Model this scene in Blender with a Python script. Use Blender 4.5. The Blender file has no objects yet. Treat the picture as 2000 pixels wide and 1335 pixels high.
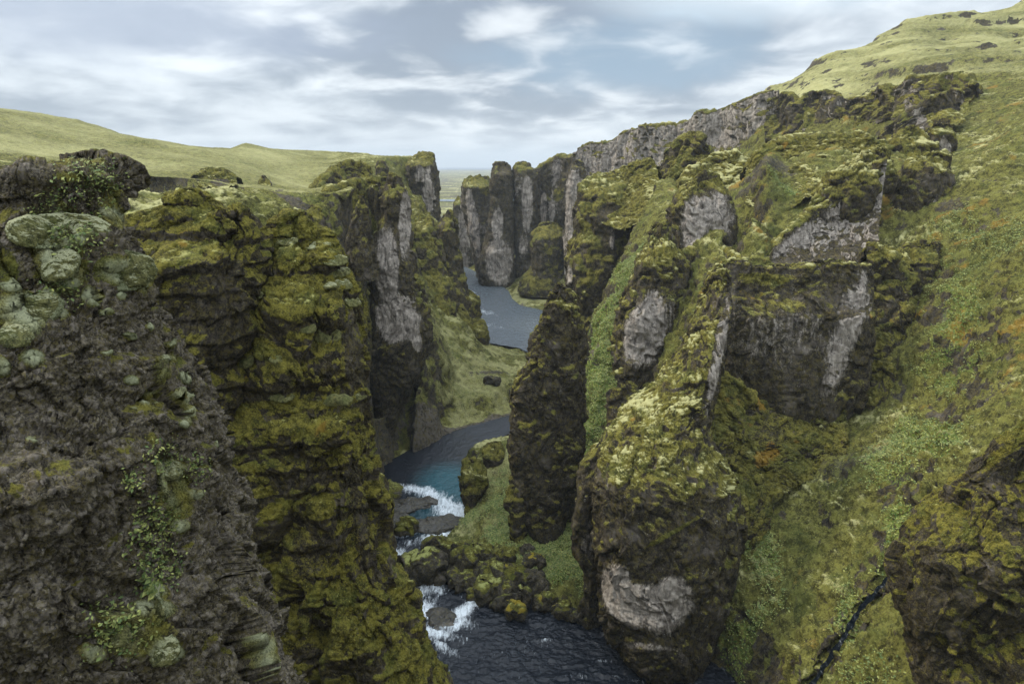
import bpy, math, random, os
import numpy as np
from concurrent.futures import ThreadPoolExecutor
from mathutils import Vector
from mathutils.bvhtree import BVHTree
Q = float(os.environ.get('SCENE_Q', '1.0'))          # mesh density
F32 = np.float32
rng = np.random.default_rng(7); random.seed(7)
SC = bpy.context.scene
COL = SC.collection
# ------------------------------------------------------------------ camera, world, sun, exposure
H = 80.0; PITCH = 14.5; FPX = 1333.0
th = math.radians(PITCH); CT, ST = math.cos(th), math.sin(th)
cam_d = bpy.data.cameras.new('camera'); cam = bpy.data.objects.new('camera', cam_d); COL.objects.link(cam)
cam.location = (0, 0, H); cam.rotation_euler = (math.radians(90 - PITCH), 0, 0)
cam_d.sensor_width = 36; cam_d.lens = 24; cam_d.clip_start = 0.5; cam_d.clip_end = 90000
SC.camera = cam
SUN_EL, SUN_AZ = 46.0, 292.0       # azimuth clockwise from +Y; on the left, a little ahead
w = bpy.data.worlds.new('World'); SC.world = w; w.use_nodes = True
nt = w.node_tree; nt.nodes.clear()
def N(tree, t, **kw):
    n = tree.nodes.new(t)
    for k, v in kw.items(): setattr(n, k, v)
    return n
def math_node(tree, op, a, b=None, c=None, clamp=False):
    n = N(tree, 'ShaderNodeMath', operation=op); n.use_clamp = clamp
    for i, v in enumerate((a, b, c)):
        if v is None: continue
        if isinstance(v, (int, float)): n.inputs[i].default_value = v
        else: tree.links.new(v, n.inputs[i])
    return n.outputs[0]
def mixc(tree, f, a, b, mode='MIX'):
    n = N(tree, 'ShaderNodeMix', data_type='RGBA', blend_type=mode)
    for s, v in ((n.inputs[0], f), (n.inputs[6], a), (n.inputs[7], b)):
        if isinstance(v, (int, float)): s.default_value = v
        elif isinstance(v, (tuple, list)): s.default_value = (*v[:3], 1)
        else: tree.links.new(v, s)
    return n.outputs[2]
def sstep(tree, v, lo, hi):
    n = N(tree, 'ShaderNodeMapRange', interpolation_type='SMOOTHSTEP')
    tree.links.new(v, n.inputs[0]); n.inputs[1].default_value = lo; n.inputs[2].default_value = hi
    return n.outputs[0]
def build_world():
    t = nt
    sky = N(t, 'ShaderNodeTexSky', sky_type='NISHITA'); sky.sun_disc = False
    sky.sun_elevation = math.radians(SUN_EL); sky.sun_rotation = math.radians(SUN_AZ)
    skyc = mixc(t, 1.0, sky.outputs[0], (0.10, 0.10, 0.10), 'MULTIPLY')
    tc = N(t, 'ShaderNodeTexCoord'); sep = N(t, 'ShaderNodeSeparateXYZ'); t.links.new(tc.outputs['Generated'], sep.inputs[0])
    x, y, z = sep.outputs
    zz = math_node(t, 'ADD', math_node(t, 'MAXIMUM', z, 0.0), 0.22)
    u = math_node(t, 'DIVIDE', x, zz); v = math_node(t, 'DIVIDE', y, zz)
    cmb = N(t, 'ShaderNodeCombineXYZ'); t.links.new(u, cmb.inputs[0]); t.links.new(v, cmb.inputs[1])
    def noise(scale, det, off, rough=0.55, dist=0.0):
        mp = N(t, 'ShaderNodeMapping'); mp.inputs[1].default_value = off; t.links.new(cmb.outputs[0], mp.inputs[0])
        n = N(t, 'ShaderNodeTexNoise'); n.inputs['Scale'].default_value = scale; n.inputs['Detail'].default_value = det
        n.inputs['Roughness'].default_value = rough; n.inputs['Distortion'].default_value = dist
        t.links.new(mp.outputs[0], n.inputs['Vector']); return n.outputs[0]
    n1 = noise(0.8, 5, (3.1, 1.7, 0), 0.46, 0.3); n2 = noise(3.0, 6, (9.1, 4.2, 2), 0.5, 0.3); n3 = noise(0.22, 3, (5.0, 8.0, 1))
    # cloud deck: slate undersides to bright thin places, with a blue break where the deck thins
    a = math_node(t, 'ADD', math_node(t, 'MULTIPLY', n1, 0.52), math_node(t, 'MULTIPLY', n2, 0.48))
    bright = sstep(t, a, 0.38, 0.60)
    base = mixc(t, bright, (0.175, 0.21, 0.262), (0.52, 0.56, 0.595))
    white = sstep(t, math_node(t, 'ADD', math_node(t, 'MULTIPLY', n2, 0.6), math_node(t, 'MULTIPLY', n3, 0.4)), 0.52, 0.66)
    base = mixc(t, math_node(t, 'MULTIPLY', white, 0.4), base, (0.74, 0.76, 0.76))
    # blue break, ahead and slightly right
    def blob(ax, az, sx, sz):
        dx = math_node(t, 'MULTIPLY', math_node(t, 'SUBTRACT', x, ax), 1 / sx); dz = math_node(t, 'MULTIPLY', math_node(t, 'SUBTRACT', z, az), 1 / sz)
        r = math_node(t, 'ADD', math_node(t, 'MULTIPLY', dx, dx), math_node(t, 'MULTIPLY', dz, dz))
        r = math_node(t, 'ADD', r, math_node(t, 'MULTIPLY', math_node(t, 'SUBTRACT', n2, 0.5), 3.0))
        return math_node(t, 'MULTIPLY', sstep(t, math_node(t, 'MULTIPLY', r, -1.0), -1.5, 0.2), sstep(t, y, 0.0, 0.2))
    base = mixc(t, math_node(t, 'MULTIPLY', blob(0.15, 0.14, 0.20, 0.05), 0.85), base, (0.18, 0.26, 0.345))
    base = mixc(t, math_node(t, 'MULTIPLY', blob(-0.48, 0.165, 0.30, 0.05), 0.75), base, (0.24, 0.28, 0.36))
    base = mixc(t, math_node(t, 'MULTIPLY', blob(0.36, 0.215, 0.25, 0.04), 0.5), base, (0.60, 0.70, 0.76))
    # pale band over the horizon
    hz = math_node(t, 'SUBTRACT', 1.0, sstep(t, z, 0.0, 0.035))
    base = mixc(t, math_node(t, 'MULTIPLY', hz, 0.6), base, (0.36, 0.44, 0.50))
    zen = math_node(t, 'ADD', 1.0, math_node(t, 'MULTIPLY', sstep(t, z, 0.30, 0.85), ZEN))
    zc = N(t, 'ShaderNodeVectorMath', operation='SCALE'); t.links.new(base, zc.inputs[0]); t.links.new(zen, zc.inputs['Scale'])
    fin = mixc(t, 0.93, skyc, zc.outputs[0])
    bg = N(t, 'ShaderNodeBackground'); t.links.new(fin, bg.inputs[0]); bg.inputs[1].default_value = 1.0
    out = N(t, 'ShaderNodeOutputWorld'); t.links.new(bg.outputs[0], out.inputs[0])
ZEN = 3.0
build_world()
sun_d = bpy.data.lights.new('sun', 'SUN'); sun = bpy.data.objects.new('sun', sun_d); COL.objects.link(sun)
sun_d.energy = 1.5; sun_d.angle = math.radians(10); sun_d.color = (1.0, 0.89, 0.72)
_el, _az = math.radians(SUN_EL), math.radians(SUN_AZ)
_sd = Vector((math.sin(_az) * math.cos(_el), math.cos(_az) * math.cos(_el), math.sin(_el)))
sun.rotation_euler = _sd.to_track_quat('Z', 'Y').to_euler(); sun.location = (0, 0, 200)
SC.view_settings.view_transform = 'Standard'; SC.view_settings.look = 'None'; SC.view_settings.gamma = 1; SC.view_settings.exposure = 0.8
SC.view_settings.use_curve_mapping = False
SC.cycles.max_bounces = 5; SC.cycles.diffuse_bounces = 3; SC.cycles.glossy_bounces = 2; SC.cycles.volume_bounces = 0
SC.cycles.use_denoising = True; SC.cycles.use_adaptive_sampling = True; SC.cycles.adaptive_threshold = 0.01

# ------------------------------------------------------------------ measuring helpers (photo sight lines -> real positions)
def W(px, py, Y):
    px = np.asarray(px, float); py = np.asarray(py, float); Y = np.asarray(Y, float)
    xr = (px - 1000) / FPX; yu = -(py - 667.5) / FPX
    dy = CT + yu * ST; dz = -ST + yu * CT; s = Y / dy
    return np.stack([xr * s, Y + 0 * s, H + dz * s], -1)
def WZ(px, py, z):
    yu = -(py - 667.5) / FPX; dy = CT + yu * ST; dz = -ST + yu * CT
    return W(px, py, (z - H) / dz * dy)
# ------------------------------------------------------------------ noise
_perm = np.random.default_rng(3).permutation(256).astype(np.int32); _perm = np.concatenate([_perm, _perm, _perm])
_g = np.random.default_rng(4).normal(size=(256, 3)); _g = (_g / np.linalg.norm(_g, axis=1, keepdims=True)).astype(F32)
POOL = ThreadPoolExecutor(4)
def _chunks(fn, P, n=120000):
    sh = P.shape[:-1]; P = np.ascontiguousarray(P.reshape(-1, P.shape[-1]), dtype=F32)
    if len(P) <= n: return fn(P).reshape(sh)
    r = list(POOL.map(fn, [P[i:i + n] for i in range(0, len(P), n)]))
    return np.concatenate(r).reshape(sh)
def _perlin(P):
    f = np.floor(P); i = f.astype(np.int32) & 255; t = P - f; u = t * t * t * (t * (t * 6 - 15) + 10)
    ix, iy, iz = i.T; X, Y, Z = t.T; ux, uy, uz = u.T
    A0 = _perm[ix]; A1 = _perm[ix + 1]; out = []
    for dx, A in ((0, A0), (1, A1)):
        for dy in (0, 1):
            B = _perm[A + iy + dy]
            for dz in (0, 1):
                g = _g[_perm[B + iz + dz] & 255]
                out.append(g[:, 0] * (X - dx) + g[:, 1] * (Y - dy) + g[:, 2] * (Z - dz))
    l = lambda a, b, s: a + (b - a) * s
    a = l(l(out[0], out[1], uz), l(out[2], out[3], uz), uy); b = l(l(out[4], out[5], uz), l(out[6], out[7], uz), uy)
    return l(a, b, ux) * 1.6
def pn(P, sc, off=0.0):
    """gradient noise, about -1..1; sc = wavelength or (wx, wy, wz)"""
    s = 1.0 / np.asarray(sc, float) * np.ones(3)
    return _chunks(lambda p: _perlin(p * s.astype(F32) + F32(off * 7.31 + 0.5)), P)
def fbm(P, sc, oct=4, off=0.0, gain=0.5):
    s = np.asarray(sc, float) * np.ones(3); r = 0; a = 1; tot = 0
    for k in range(oct):
        r = r + a * pn(P, s, off + k * 1.7); tot += a; a *= gain; s = s / 2.03
    return r / tot * 1.3
def billow(P, sc, oct=1, off=0.0, gain=0.5):
    s = np.asarray(sc, float) * np.ones(3); r = 0; a = 1; tot = 0
    for k in range(oct):
        r = r + a * np.sqrt(pn(P, s, off + k * 2.3) ** 2 + 0.0025); tot += a; a *= gain; s = s / 2.1
    return r / tot * 2.0       # 0..~1.3, rounded lumps with sharp creases
def _worley(P):
    f = np.floor(P).astype(np.int32); t = P - f
    d1 = np.full(len(P), 9.0, F32); d2 = d1.copy(); c = np.zeros(len(P), F32)
    for dx in (-1, 0, 1):
        for dy in (-1, 0, 1):
            for dz in (-1, 0, 1):
                h = _perm[_perm[_perm[(f[:, 0] + dx) & 255] + ((f[:, 1] + dy) & 255)] + ((f[:, 2] + dz) & 255)] & 255
                g = _g[h] * F32(0.42)
                q = (g[:, 0] + dx + .5 - t[:, 0]) ** 2 + (g[:, 1] + dy + .5 - t[:, 1]) ** 2 + (g[:, 2] + dz + .5 - t[:, 2]) ** 2
                lt = q < d1; d2 = np.where(lt, d1, np.minimum(d2, q)); c = np.where(lt, h / F32(255), c); d1 = np.where(lt, q, d1)
    return np.stack([np.sqrt(d1), np.sqrt(d2), c], 1)
def worley(P, sc):
    s = (1.0 / (np.asarray(sc, float) * np.ones(3))).astype(F32); sh = P.shape[:-1]
    Pf = np.ascontiguousarray(P.reshape(-1, 3), dtype=F32)
    r = np.concatenate(list(POOL.map(lambda p: _worley(p * s), [Pf[i:i + 60000] for i in range(0, len(Pf), 60000)])))
    return [r[:, k].reshape(sh) for k in range(3)]
def _facet(P):
    f = np.floor(P).astype(np.int32); t = P - f
    d1 = np.full(len(P), 9.0, F32); c = np.zeros(len(P), np.int32); vx = np.zeros((len(P), 3), F32)
    for dx in (-1, 0, 1):
        for dy in (-1, 0, 1):
            for dz in (-1, 0, 1):
                h = _perm[_perm[_perm[(f[:, 0] + dx) & 255] + ((f[:, 1] + dy) & 255)] + ((f[:, 2] + dz) & 255)] & 255
                v = _g[h] * F32(0.5) + np.array([dx + .5, dy + .5, dz + .5], F32) - t
                q = (v * v).sum(1); lt = q < d1; d1 = np.where(lt, q, d1); c = np.where(lt, h, c); vx = np.where(lt[:, None], v, vx)
    return (vx * _g[(c * 7 + 13) & 255]).sum(1) * F32(1.5) + (c / F32(255) - F32(.5)) * F32(.55)
def facets(P, sc):
    """broken planes, each cell a tilted flat face"""
    s = (1.0 / (np.asarray(sc, float) * np.ones(3))).astype(F32); sh = P.shape[:-1]; Pf = np.ascontiguousarray(P.reshape(-1, 3), dtype=F32)
    return np.concatenate(list(POOL.map(lambda p: _facet(p * s), [Pf[i:i + 60000] for i in range(0, len(Pf), 60000)]))).reshape(sh)
def ridged(P, sc, oct=3, off=0.0, gain=0.5):
    s = np.asarray(sc, float) * np.ones(3); r = 0; a = 1; tot = 0
    for k in range(oct):
        r = r + a * (1 - 2.2 * np.abs(pn(P, s, off + k * 2.9))); tot += a; a *= gain; s = s / 2.07
    return r / tot
def ss(x, lo, hi):
    t = np.clip((x - lo) / (hi - lo), 0, 1); return t * t * (3 - 2 * t)
def normals(P, wrap):
    if wrap:
        du = np.roll(P, -1, 1) - np.roll(P, 1, 1)
    else:
        du = np.gradient(P, axis=1)
    dv = np.gradient(P, axis=0)
    n = np.cross(du, dv); l = np.linalg.norm(n, axis=-1, keepdims=True)
    return n / np.maximum(l, 1e-9)
# ------------------------------------------------------------------ materials
def bsdf_mat(name):
    m = bpy.data.materials.new(name); m.use_nodes = True; t = m.node_tree; t.nodes.clear()
    b = N(t, 'ShaderNodeBsdfPrincipled'); o = N(t, 'ShaderNodeOutputMaterial'); t.links.new(b.outputs[0], o.inputs[0])
    return m, t, b
def rock_material(name, ds=1.0, dark=((.012, .0105, .008), (.078, .064, .047)), bare=((.155, .132, .108), (.43, .38, .32)),
                  deep=(.030, .028, .007), olive=(.160, .142, .028), pale=(.35, .335, .15), orange=(.185, .112, .016), bump=0.5, specks=0.85, stv=.25, cracks=.75,
                  leafc=((.05, .11, .02), (.21, .24, .05))):
    m, t, b = bsdf_mat(name)
    co = N(t, 'ShaderNodeTexCoord').outputs['Object']
    def noise(scale, det=6, rough=0.6, st=None, off=0):
        v = co
        mp = N(t, 'ShaderNodeMapping'); mp.inputs[1].default_value = (off, off * .7, off * 1.3)
        if st: mp.inputs[3].default_value = st
        t.links.new(v, mp.inputs[0])
        n = N(t, 'ShaderNodeTexNoise'); n.inputs['Scale'].default_value = scale; n.inputs['Detail'].default_value = det
        n.inputs['Roughness'].default_value = rough; t.links.new(mp.outputs[0], n.inputs['Vector']); return n.outputs[0]
    def voro(scale, feat='F1'):
        n = N(t, 'ShaderNodeTexVoronoi', feature=feat); n.inputs['Scale'].default_value = scale; t.links.new(co, n.inputs['Vector']); return n
    A = N(t, 'ShaderNodeAttribute', attribute_name='mask'); B = N(t, 'ShaderNodeAttribute', attribute_name='tone')
    sa = N(t, 'ShaderNodeSeparateColor'); t.links.new(A.outputs['Color'], sa.inputs[0])
    sb = N(t, 'ShaderNodeSeparateColor'); t.links.new(B.outputs['Color'], sb.inputs[0])
    moss, bar, leaf = sa.outputs; pal, ora, dry = sb.outputs
    fine = noise(3.2 * ds, 8, 0.72); mid = noise(0.7 * ds, 6, 0.6, off=3); vert = noise(0.9 * ds, 7, 0.65, (1.6, 1.6, 0.28), 9)
    mad = lambda a, k, c: math_node(t, 'MULTIPLY_ADD', a, k, c)
    fz = mad(fine, 1.0, -0.5); mz = mad(mid, 1.0, -0.5)
    rock = mixc(t, sstep(t, math_node(t, 'ADD', fine, math_node(t, 'MULTIPLY', mz, 0.6)), 0.34, 0.70), dark[0], dark[1])
    rock = mixc(t, math_node(t, 'MULTIPLY', dry, 0.6), rock, mixc(t, fine, (.10, .082, .066), (.27, .235, .20)))
    sv = N(t, 'ShaderNodeSeparateColor'); vs_ = voro(1.5 * ds); t.links.new(vs_.outputs['Color'], sv.inputs[0])
    rock = mixc(t, math_node(t, 'MULTIPLY', sstep(t, sv.outputs[0], .25, .0), .7), rock, (.010, .009, .007)); rock = mixc(t, math_node(t, 'MULTIPLY', math_node(t, 'MULTIPLY', sstep(t, sv.outputs[1], .72, .95), fine), stv * .9), rock, (.30, .26, .21))
    # rusty and olive crust on the dark rock
    crust = sstep(t, math_node(t, 'ADD', noise(1.1 * ds, 8, 0.7, off=21), math_node(t, 'MULTIPLY', fz, 0.9)), 0.44, 0.66)
    rock = mixc(t, math_node(t, 'MULTIPLY', crust, 0.85), rock, (.085, .068, .016))
    bc = mixc(t, sstep(t, math_node(t, 'ADD', math_node(t, 'MULTIPLY', vert, 0.65), math_node(t, 'MULTIPLY', fine, 0.35)), 0.36, 0.66), bare[0], bare[1])
    fb = sstep(t, math_node(t, 'ADD', bar, math_node(t, 'ADD', math_node(t, 'MULTIPLY', fz, 0.5), math_node(t, 'MULTIPLY', mad(vert, 1, -.5), 1.0))), 0.28, 0.74)
    rock = mixc(t, fb, rock, bc)
    # joints: thin dark cracks between blocks
    wn = N(t, 'ShaderNodeTexNoise'); wn.inputs['Scale'].default_value = .5 * ds; wn.inputs['Detail'].default_value = 4; t.links.new(co, wn.inputs['Vector'])
    wv_ = N(t, 'ShaderNodeVectorMath', operation='MULTIPLY_ADD'); t.links.new(wn.outputs['Color'], wv_.inputs[0]); wv_.inputs[1].default_value = (2.4 / ds,) * 3; t.links.new(co, wv_.inputs[2])
    wm = N(t, 'ShaderNodeMapping'); wm.inputs[3].default_value = (1, 1, .45); t.links.new(wv_.outputs[0], wm.inputs[0])
    ve = N(t, 'ShaderNodeTexVoronoi', feature='DISTANCE_TO_EDGE'); ve.inputs['Scale'].default_value = .42 * ds; t.links.new(wm.outputs[0], ve.inputs['Vector'])
    crk = math_node(t, 'SUBTRACT', 1.0, sstep(t, ve.outputs['Distance'], .0, .07)); crk = math_node(t, 'MULTIPLY', crk, sstep(t, mid, .42, .60))
    rock = mixc(t, math_node(t, 'MULTIPLY', crk, cracks), rock, (.012, .010, .008))
    vo = voro(2.2 * ds); spk = math_node(t, 'MULTIPLY', sstep(t, math_node(t, 'MULTIPLY', vo.outputs['Distance'], -1.0), -0.17, -0.09), sstep(t, mid, 0.50, 0.62))
    rock = mixc(t, math_node(t, 'MULTIPLY', spk, specks), rock, (.42, .42, .38))
    mc = mixc(t, sstep(t, math_node(t, 'ADD', fine, math_node(t, 'MULTIPLY', mz, 0.9)), 0.32, 0.66), deep, olive)
    mc = mixc(t, math_node(t, 'MULTIPLY', sstep(t, noise(0.16 * ds, 4, .6, off=33), .48, .66), .40), mc, mixc(t, fine, (.018, .028, .006), (.10, .125, .030)))
    mc = mixc(t, sstep(t, math_node(t, 'ADD', ora, math_node(t, 'MULTIPLY', fz, 0.7)), 0.45, 0.8), mc, orange)
    mc = mixc(t, sstep(t, math_node(t, 'ADD', pal, math_node(t, 'MULTIPLY', fz, 0.9)), 0.25, 0.95), mc, pale)
    vl = voro(2.6 * ds); sepl = N(t, 'ShaderNodeSeparateColor'); t.links.new(vl.outputs['Color'], sepl.inputs[0])
    lc = mixc(t, sepl.outputs[0], leafc[0], leafc[1])
    lf = math_node(t, 'MULTIPLY', sstep(t, math_node(t, 'ADD', leaf, math_node(t, 'MULTIPLY', fz, 0.6)), 0.35, 0.6), sstep(t, math_node(t, 'MULTIPLY', vl.outputs['Distance'], -1.0), -0.62, -0.42))
    # scattered single light leaves in the moss
    vs = voro(2.8 * ds); sc2 = N(t, 'ShaderNodeSeparateColor'); t.links.new(vs.outputs['Color'], sc2.inputs[0])
    sp2 = math_node(t, 'MULTIPLY', sstep(t, math_node(t, 'MULTIPLY', vs.outputs['Distance'], -1.0), -0.26, -0.16), sstep(t, sc2.outputs[1], 0.72, 0.80))
    mc = mixc(t, math_node(t, 'MULTIPLY', sp2, 0.55), mc, (.33, .33, .09))
    fm = sstep(t, math_node(t, 'ADD', moss, math_node(t, 'ADD', math_node(t, 'MULTIPLY', fz, 0.75), math_node(t, 'MULTIPLY', mz, 0.4))), 0.38, 0.60)
    c = mixc(t, fm, rock, mc); c = mixc(t, lf, c, lc)
    t.links.new(c, b.inputs['Base Color']); b.inputs['Roughness'].default_value = 0.95
    b.inputs['Specular IOR Level'].default_value = 0.15
    bp = N(t, 'ShaderNodeBump'); bp.inputs['Strength'].default_value = bump; bp.inputs['Distance'].default_value = 0.55 / ds
    t.links.new(math_node(t, 'ADD', math_node(t, 'ADD', fine, math_node(t, 'MULTIPLY', vo.outputs['Distance'], 0.15)), math_node(t, 'MULTIPLY', crk, -.45 * cracks)), bp.inputs['Height']); t.links.new(bp.outputs[0], b.inputs['Normal'])
    return m
M_FAR = rock_material('weathered_tuff_far', 0.55, bump=0.4)
M_MID = rock_material('weathered_tuff', 1.0)
M_NEAR = rock_material('mossy_tuff_near', 2.2, specks=0.35, bump=0.7, olive=(.168, .146, .025), pale=(.37, .36, .13), orange=(.175, .115, .018))
M_FRONT = rock_material('stony_breccia', 5.5, dark=((.018, .015, .012), (.225, .19, .135)), bare=((.07, .062, .056), (.26, .235, .21)), pale=(.33, .34, .205), specks=0.7, bump=0.9, stv=1.0)
M_GROUND = rock_material('mossy_ground', 0.9, dark=((.018, .016, .012), (.072, .064, .052)), olive=(.145, .140, .032), specks=0.2, bump=0.5)
# ------------------------------------------------------------------ mesh building
def make_mesh(name, P, wrap, mask, tone, mat, origin, smooth=True, parent=None, flip=False):
    nv, nu = P.shape[:2]
    idx = np.arange(nv * nu, dtype=np.int32).reshape(nv, nu)
    if wrap: idx = np.concatenate([idx, idx[:, :1]], 1)
    a, b, c, d = idx[:-1, :-1], idx[1:, :-1], idx[1:, 1:], idx[:-1, 1:]
    q = np.stack([a, d, c, b] if flip else [a, b, c, d], -1).reshape(-1, 4)
    me = bpy.data.meshes.new(name)
    me.vertices.add(nv * nu); me.vertices.foreach_set('co', (P.reshape(-1, 3) - np.asarray(origin)).astype(F32).ravel())
    me.loops.add(q.size); me.loops.foreach_set('vertex_index', q.ravel().astype(np.int32))
    me.polygons.add(len(q)); me.polygons.foreach_set('loop_start', np.arange(0, q.size, 4, dtype=np.int32))
    me.update(calc_edges=True)
    me.polygons.foreach_set('use_smooth', np.full(len(q), smooth))
    for nm, v in (('mask', mask), ('tone', tone)):
        if v is None: continue
        at = me.attributes.new(nm, 'FLOAT_COLOR', 'POINT')
        rgba = np.ones((nv * nu, 4), F32); rgba[:, :3] = np.stack([k.ravel() * np.ones(nv * nu) for k in v], 1)
        at.data.foreach_set('color', rgba.ravel())
    me.materials.append(mat)
    o = bpy.data.objects.new(name, me); o.location = origin; COL.objects.link(o)
    if parent is not None:
        o.parent = parent; o.location = Vector(origin) - parent.location
    return o
def tag(o, label=None, cat=None, group=None, kind=None):
    for k, v in (('label', label), ('category', cat), ('group', group), ('kind', kind)):
        if v: o[k] = v
    return o
def mesh_from(name, V, Fc, mat, origin=(0, 0, 0), parent=None, smooth=False):
    me = bpy.data.meshes.new(name); k = Fc.shape[1]
    me.vertices.add(len(V)); me.vertices.foreach_set('co', (V - np.asarray(origin)).astype(F32).ravel())
    me.loops.add(Fc.size); me.loops.foreach_set('vertex_index', Fc.astype(np.int32).ravel())
    me.polygons.add(len(Fc)); me.polygons.foreach_set('loop_start', np.arange(0, Fc.size, k, dtype=np.int32))
    me.update(calc_edges=True); me.polygons.foreach_set('use_smooth', np.full(len(Fc), smooth)); me.materials.append(mat)
    o = bpy.data.objects.new(name, me); o.location = origin; COL.objects.link(o)
    if parent is not None: o.parent = parent; o.location = Vector(origin) - parent.location
    return o
BASE = dict(big=0.10, bigs=9, flute=0.0, fw=6, rough=0.5, rs=3.0, strata=0.0, sw=2.0, puff=0.5, ps=1.6, moss=0.0, mn=0.5, pale=0.0,
            orange=0.0, leaf=0.0, dry=0.0, bareauto=0.0, stone=0.0, sts=0.5, crag=1.6, fa=.42, pmh=.14, lo=0.05, hi=0.55, off=0.0)
def rockify(P, wrap, S, patches=(), sgn=1):
    """displace a clean surface into weathered rock, then work out where moss, bare tuff and leaves sit"""
    S = {**BASE, **S}; o = S['off']
    n = normals(P, wrap) * sgn
    wv = np.stack([pn(P, S['bigs'] * .8, o + 11), pn(P, S['bigs'] * .8, o + 12), pn(P, S['bigs'] * .8, o + 13)], -1) * S['bigs'] * 0.25
    Pw = P + wv
    d = S['big'] * S['bigs'] * fbm(Pw, (S['bigs'], S['bigs'], S['bigs'] * 1.5), 3, o)
    nh = n * np.array([1, 1, 0.35])
    if S['flute']:
        w_ = S['fw']; d = d + S['flute'] * (.55 * (billow(Pw, (w_, w_, w_ * 7), 2, o + 3) - 0.55) + .55 * (ridged(Pw, (w_ * .8, w_ * .8, w_ * 5), 2, o + 4) - .3))
    P = P + nh * d[..., None]
    n = normals(P, wrap) * sgn
    r = S['rough'] * fbm(Pw, (S['rs'], S['rs'], S['rs'] * 1.2), 5, o + 5, 0.55)
    if S['strata']:
        q = (P[..., 2] + 0.6 * fbm(P, 7, 2, o + 9)) / S['sw']; fr = q - np.floor(q)
        r = r + S['strata'] * (ss(fr, 0, .25) - fr) * (0.4 + 0.8 * np.abs(pn(P, 5, o + 2)))
    if S['crag']:
        k = S['crag']; jit = np.stack([pn(P, k * 1.5, o + 81), pn(P, k * 1.5, o + 82), pn(P, k * 1.5, o + 83)], -1) * k * .55
        Pj = Pw + jit; r = r + S['fa'] * (0.95 * k * facets(Pj, (k * 2.4, k * 2.4, k * 7.5)) + 0.36 * k * facets(Pj * 1.0 + 7.7, (k * .95, k * .95, k * 1.7)))
    P = P + (n * np.array([1, 1, 0.6])) * r[..., None]
    n = normals(P, wrap) * sgn
    # smooth the slope before reading it
    nz = n[..., 2].copy()
    for _ in range(3):
        a = np.pad(nz, ((1, 1), (0, 0)), 'edge'); nz = (a[:-2] + a[1:-1] * 2 + a[2:]) / 4
        a = np.pad(nz, ((0, 0), (1, 1)), 'wrap' if wrap else 'edge'); nz = (a[:, :-2] + a[:, 1:-1] * 2 + a[:, 2:]) / 4
    m1 = fbm(P, S['ps'] * 5, 3, o + 20); m2 = fbm(P, S['ps'] * 1.3, 3, o + 21)
    moss = ss(nz + S['moss'] + S['mn'] * (0.7 * m1 + 0.5 * m2), S['lo'], S['hi'])
    bare = np.zeros_like(moss); leaf = np.zeros_like(moss)
    if S['bareauto']:
        bare = ss(0.35 * pn(P, (S['fw'] * 1.0, S['fw'] * 1.0, S['fw'] * 5), o + 30) + 0.15 * m1 - 1.0 * np.abs(nz) + S['bareauto'], -0.12, 0.55)
    wob = 0.45 * m1 + 0.25 * m2; pm = np.zeros_like(moss)
    for p in patches:       # (px, py, Y, rx_px, ry_px, rot_deg, kind[, strength])
        kind = p[6]; st = p[7] if len(p) > 7 else 1.0
        c = W(p[0], p[1], p[2]); s = p[2] / FPX * 1.02; cr, sr = math.cos(math.radians(p[5])), math.sin(math.radians(p[5]))
        dx = (P[..., 0] - c[0] * P[..., 1] / c[1]) / s; dz = -(P[..., 2] - c[2] + (P[..., 1] - c[1]) * (H - c[2]) / c[1]) / s
        # ^ the patch runs along the line of depth through the rock, so it keeps its outline on a sloping face
        u = (dx * cr + dz * sr) / p[3]; v = (-dx * sr + dz * cr) / p[4]
        e = 1.0 - np.sqrt(u * u + v * v) + wob * (0.8 if st < 1.15 else 0.4)
        e = ss(e, -0.18, 0.75) * (np.abs(P[..., 1] - p[2]) < max(12, 0.16 * p[2])) * st
        if kind == 'bare': bare = np.maximum(bare, np.minimum(e, 1)); moss = moss * (1 - np.minimum(e, 1))
        elif kind == 'rock': moss = moss * (1 - e); bare = bare * (1 - e)
        elif kind == 'moss': moss = np.maximum(moss, e)
        elif kind == 'pmoss': moss = np.maximum(moss, np.minimum(e * 1.5, 1)); pm = np.maximum(pm, np.minimum(e, 1))
        elif kind == 'leaf': leaf = np.maximum(leaf, e); moss = np.maximum(moss, e * .7)
    bare = bare * (1 - ss(nz, 0.45, 0.75))
    if S['stone']:
        f1, f2, c = worley(P + 0.15 * wv * S['sts'], (S['sts'], S['sts'], S['sts'] * .42))
        k = S['stone'] * (1 - moss * .8); e = ss(f2 - f1, 0.0, 0.30)
        f3, f4, c2 = worley(P, (S['sts'] * .37, S['sts'] * .37, S['sts'] * .24))
        P = P + n * (k * ((e * (0.25 + 0.95 * c) - 0.3) * S['sts'] * .34 + ss(f4 - f3, 0, .3) * (c2 - .2) * S['sts'] * .13))[..., None]
        stone_dry = e * ss(c, 0.55, 0.95); S['dryf'] = stone_dry
    elif S['crag'] and False:
        cs_ = S['crag']; f1, f2, c = worley(P + 0.2 * wv, (cs_, cs_, cs_ * 1.6)); q_ = (1 - .7 * moss) * (1 - .75 * bare)
        P = P + n * (q_ * cs_ * (0.13 * ss(f2 - f1, 0, .28) * (0.3 + .7 * c) - 0.06))[..., None]
        P = P + n * (q_ * cs_ * .34 * (fbm(P, (cs_ * .9, cs_ * .9, cs_ * 1.3), 4, o + 70, .68)))[..., None]
    pf = billow(Pw, (S['ps'] * 1.1, S['ps'] * 1.1, S['ps'] * .6), 4, o + 6, 0.6)
    amp = S['puff'] * .72 * moss
    P = P + (n * 0.7 + np.array([0, 0, 0.3])) * (amp * (pf - 0.25) + 0.10 * S['puff'] * moss)[..., None]
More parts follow.
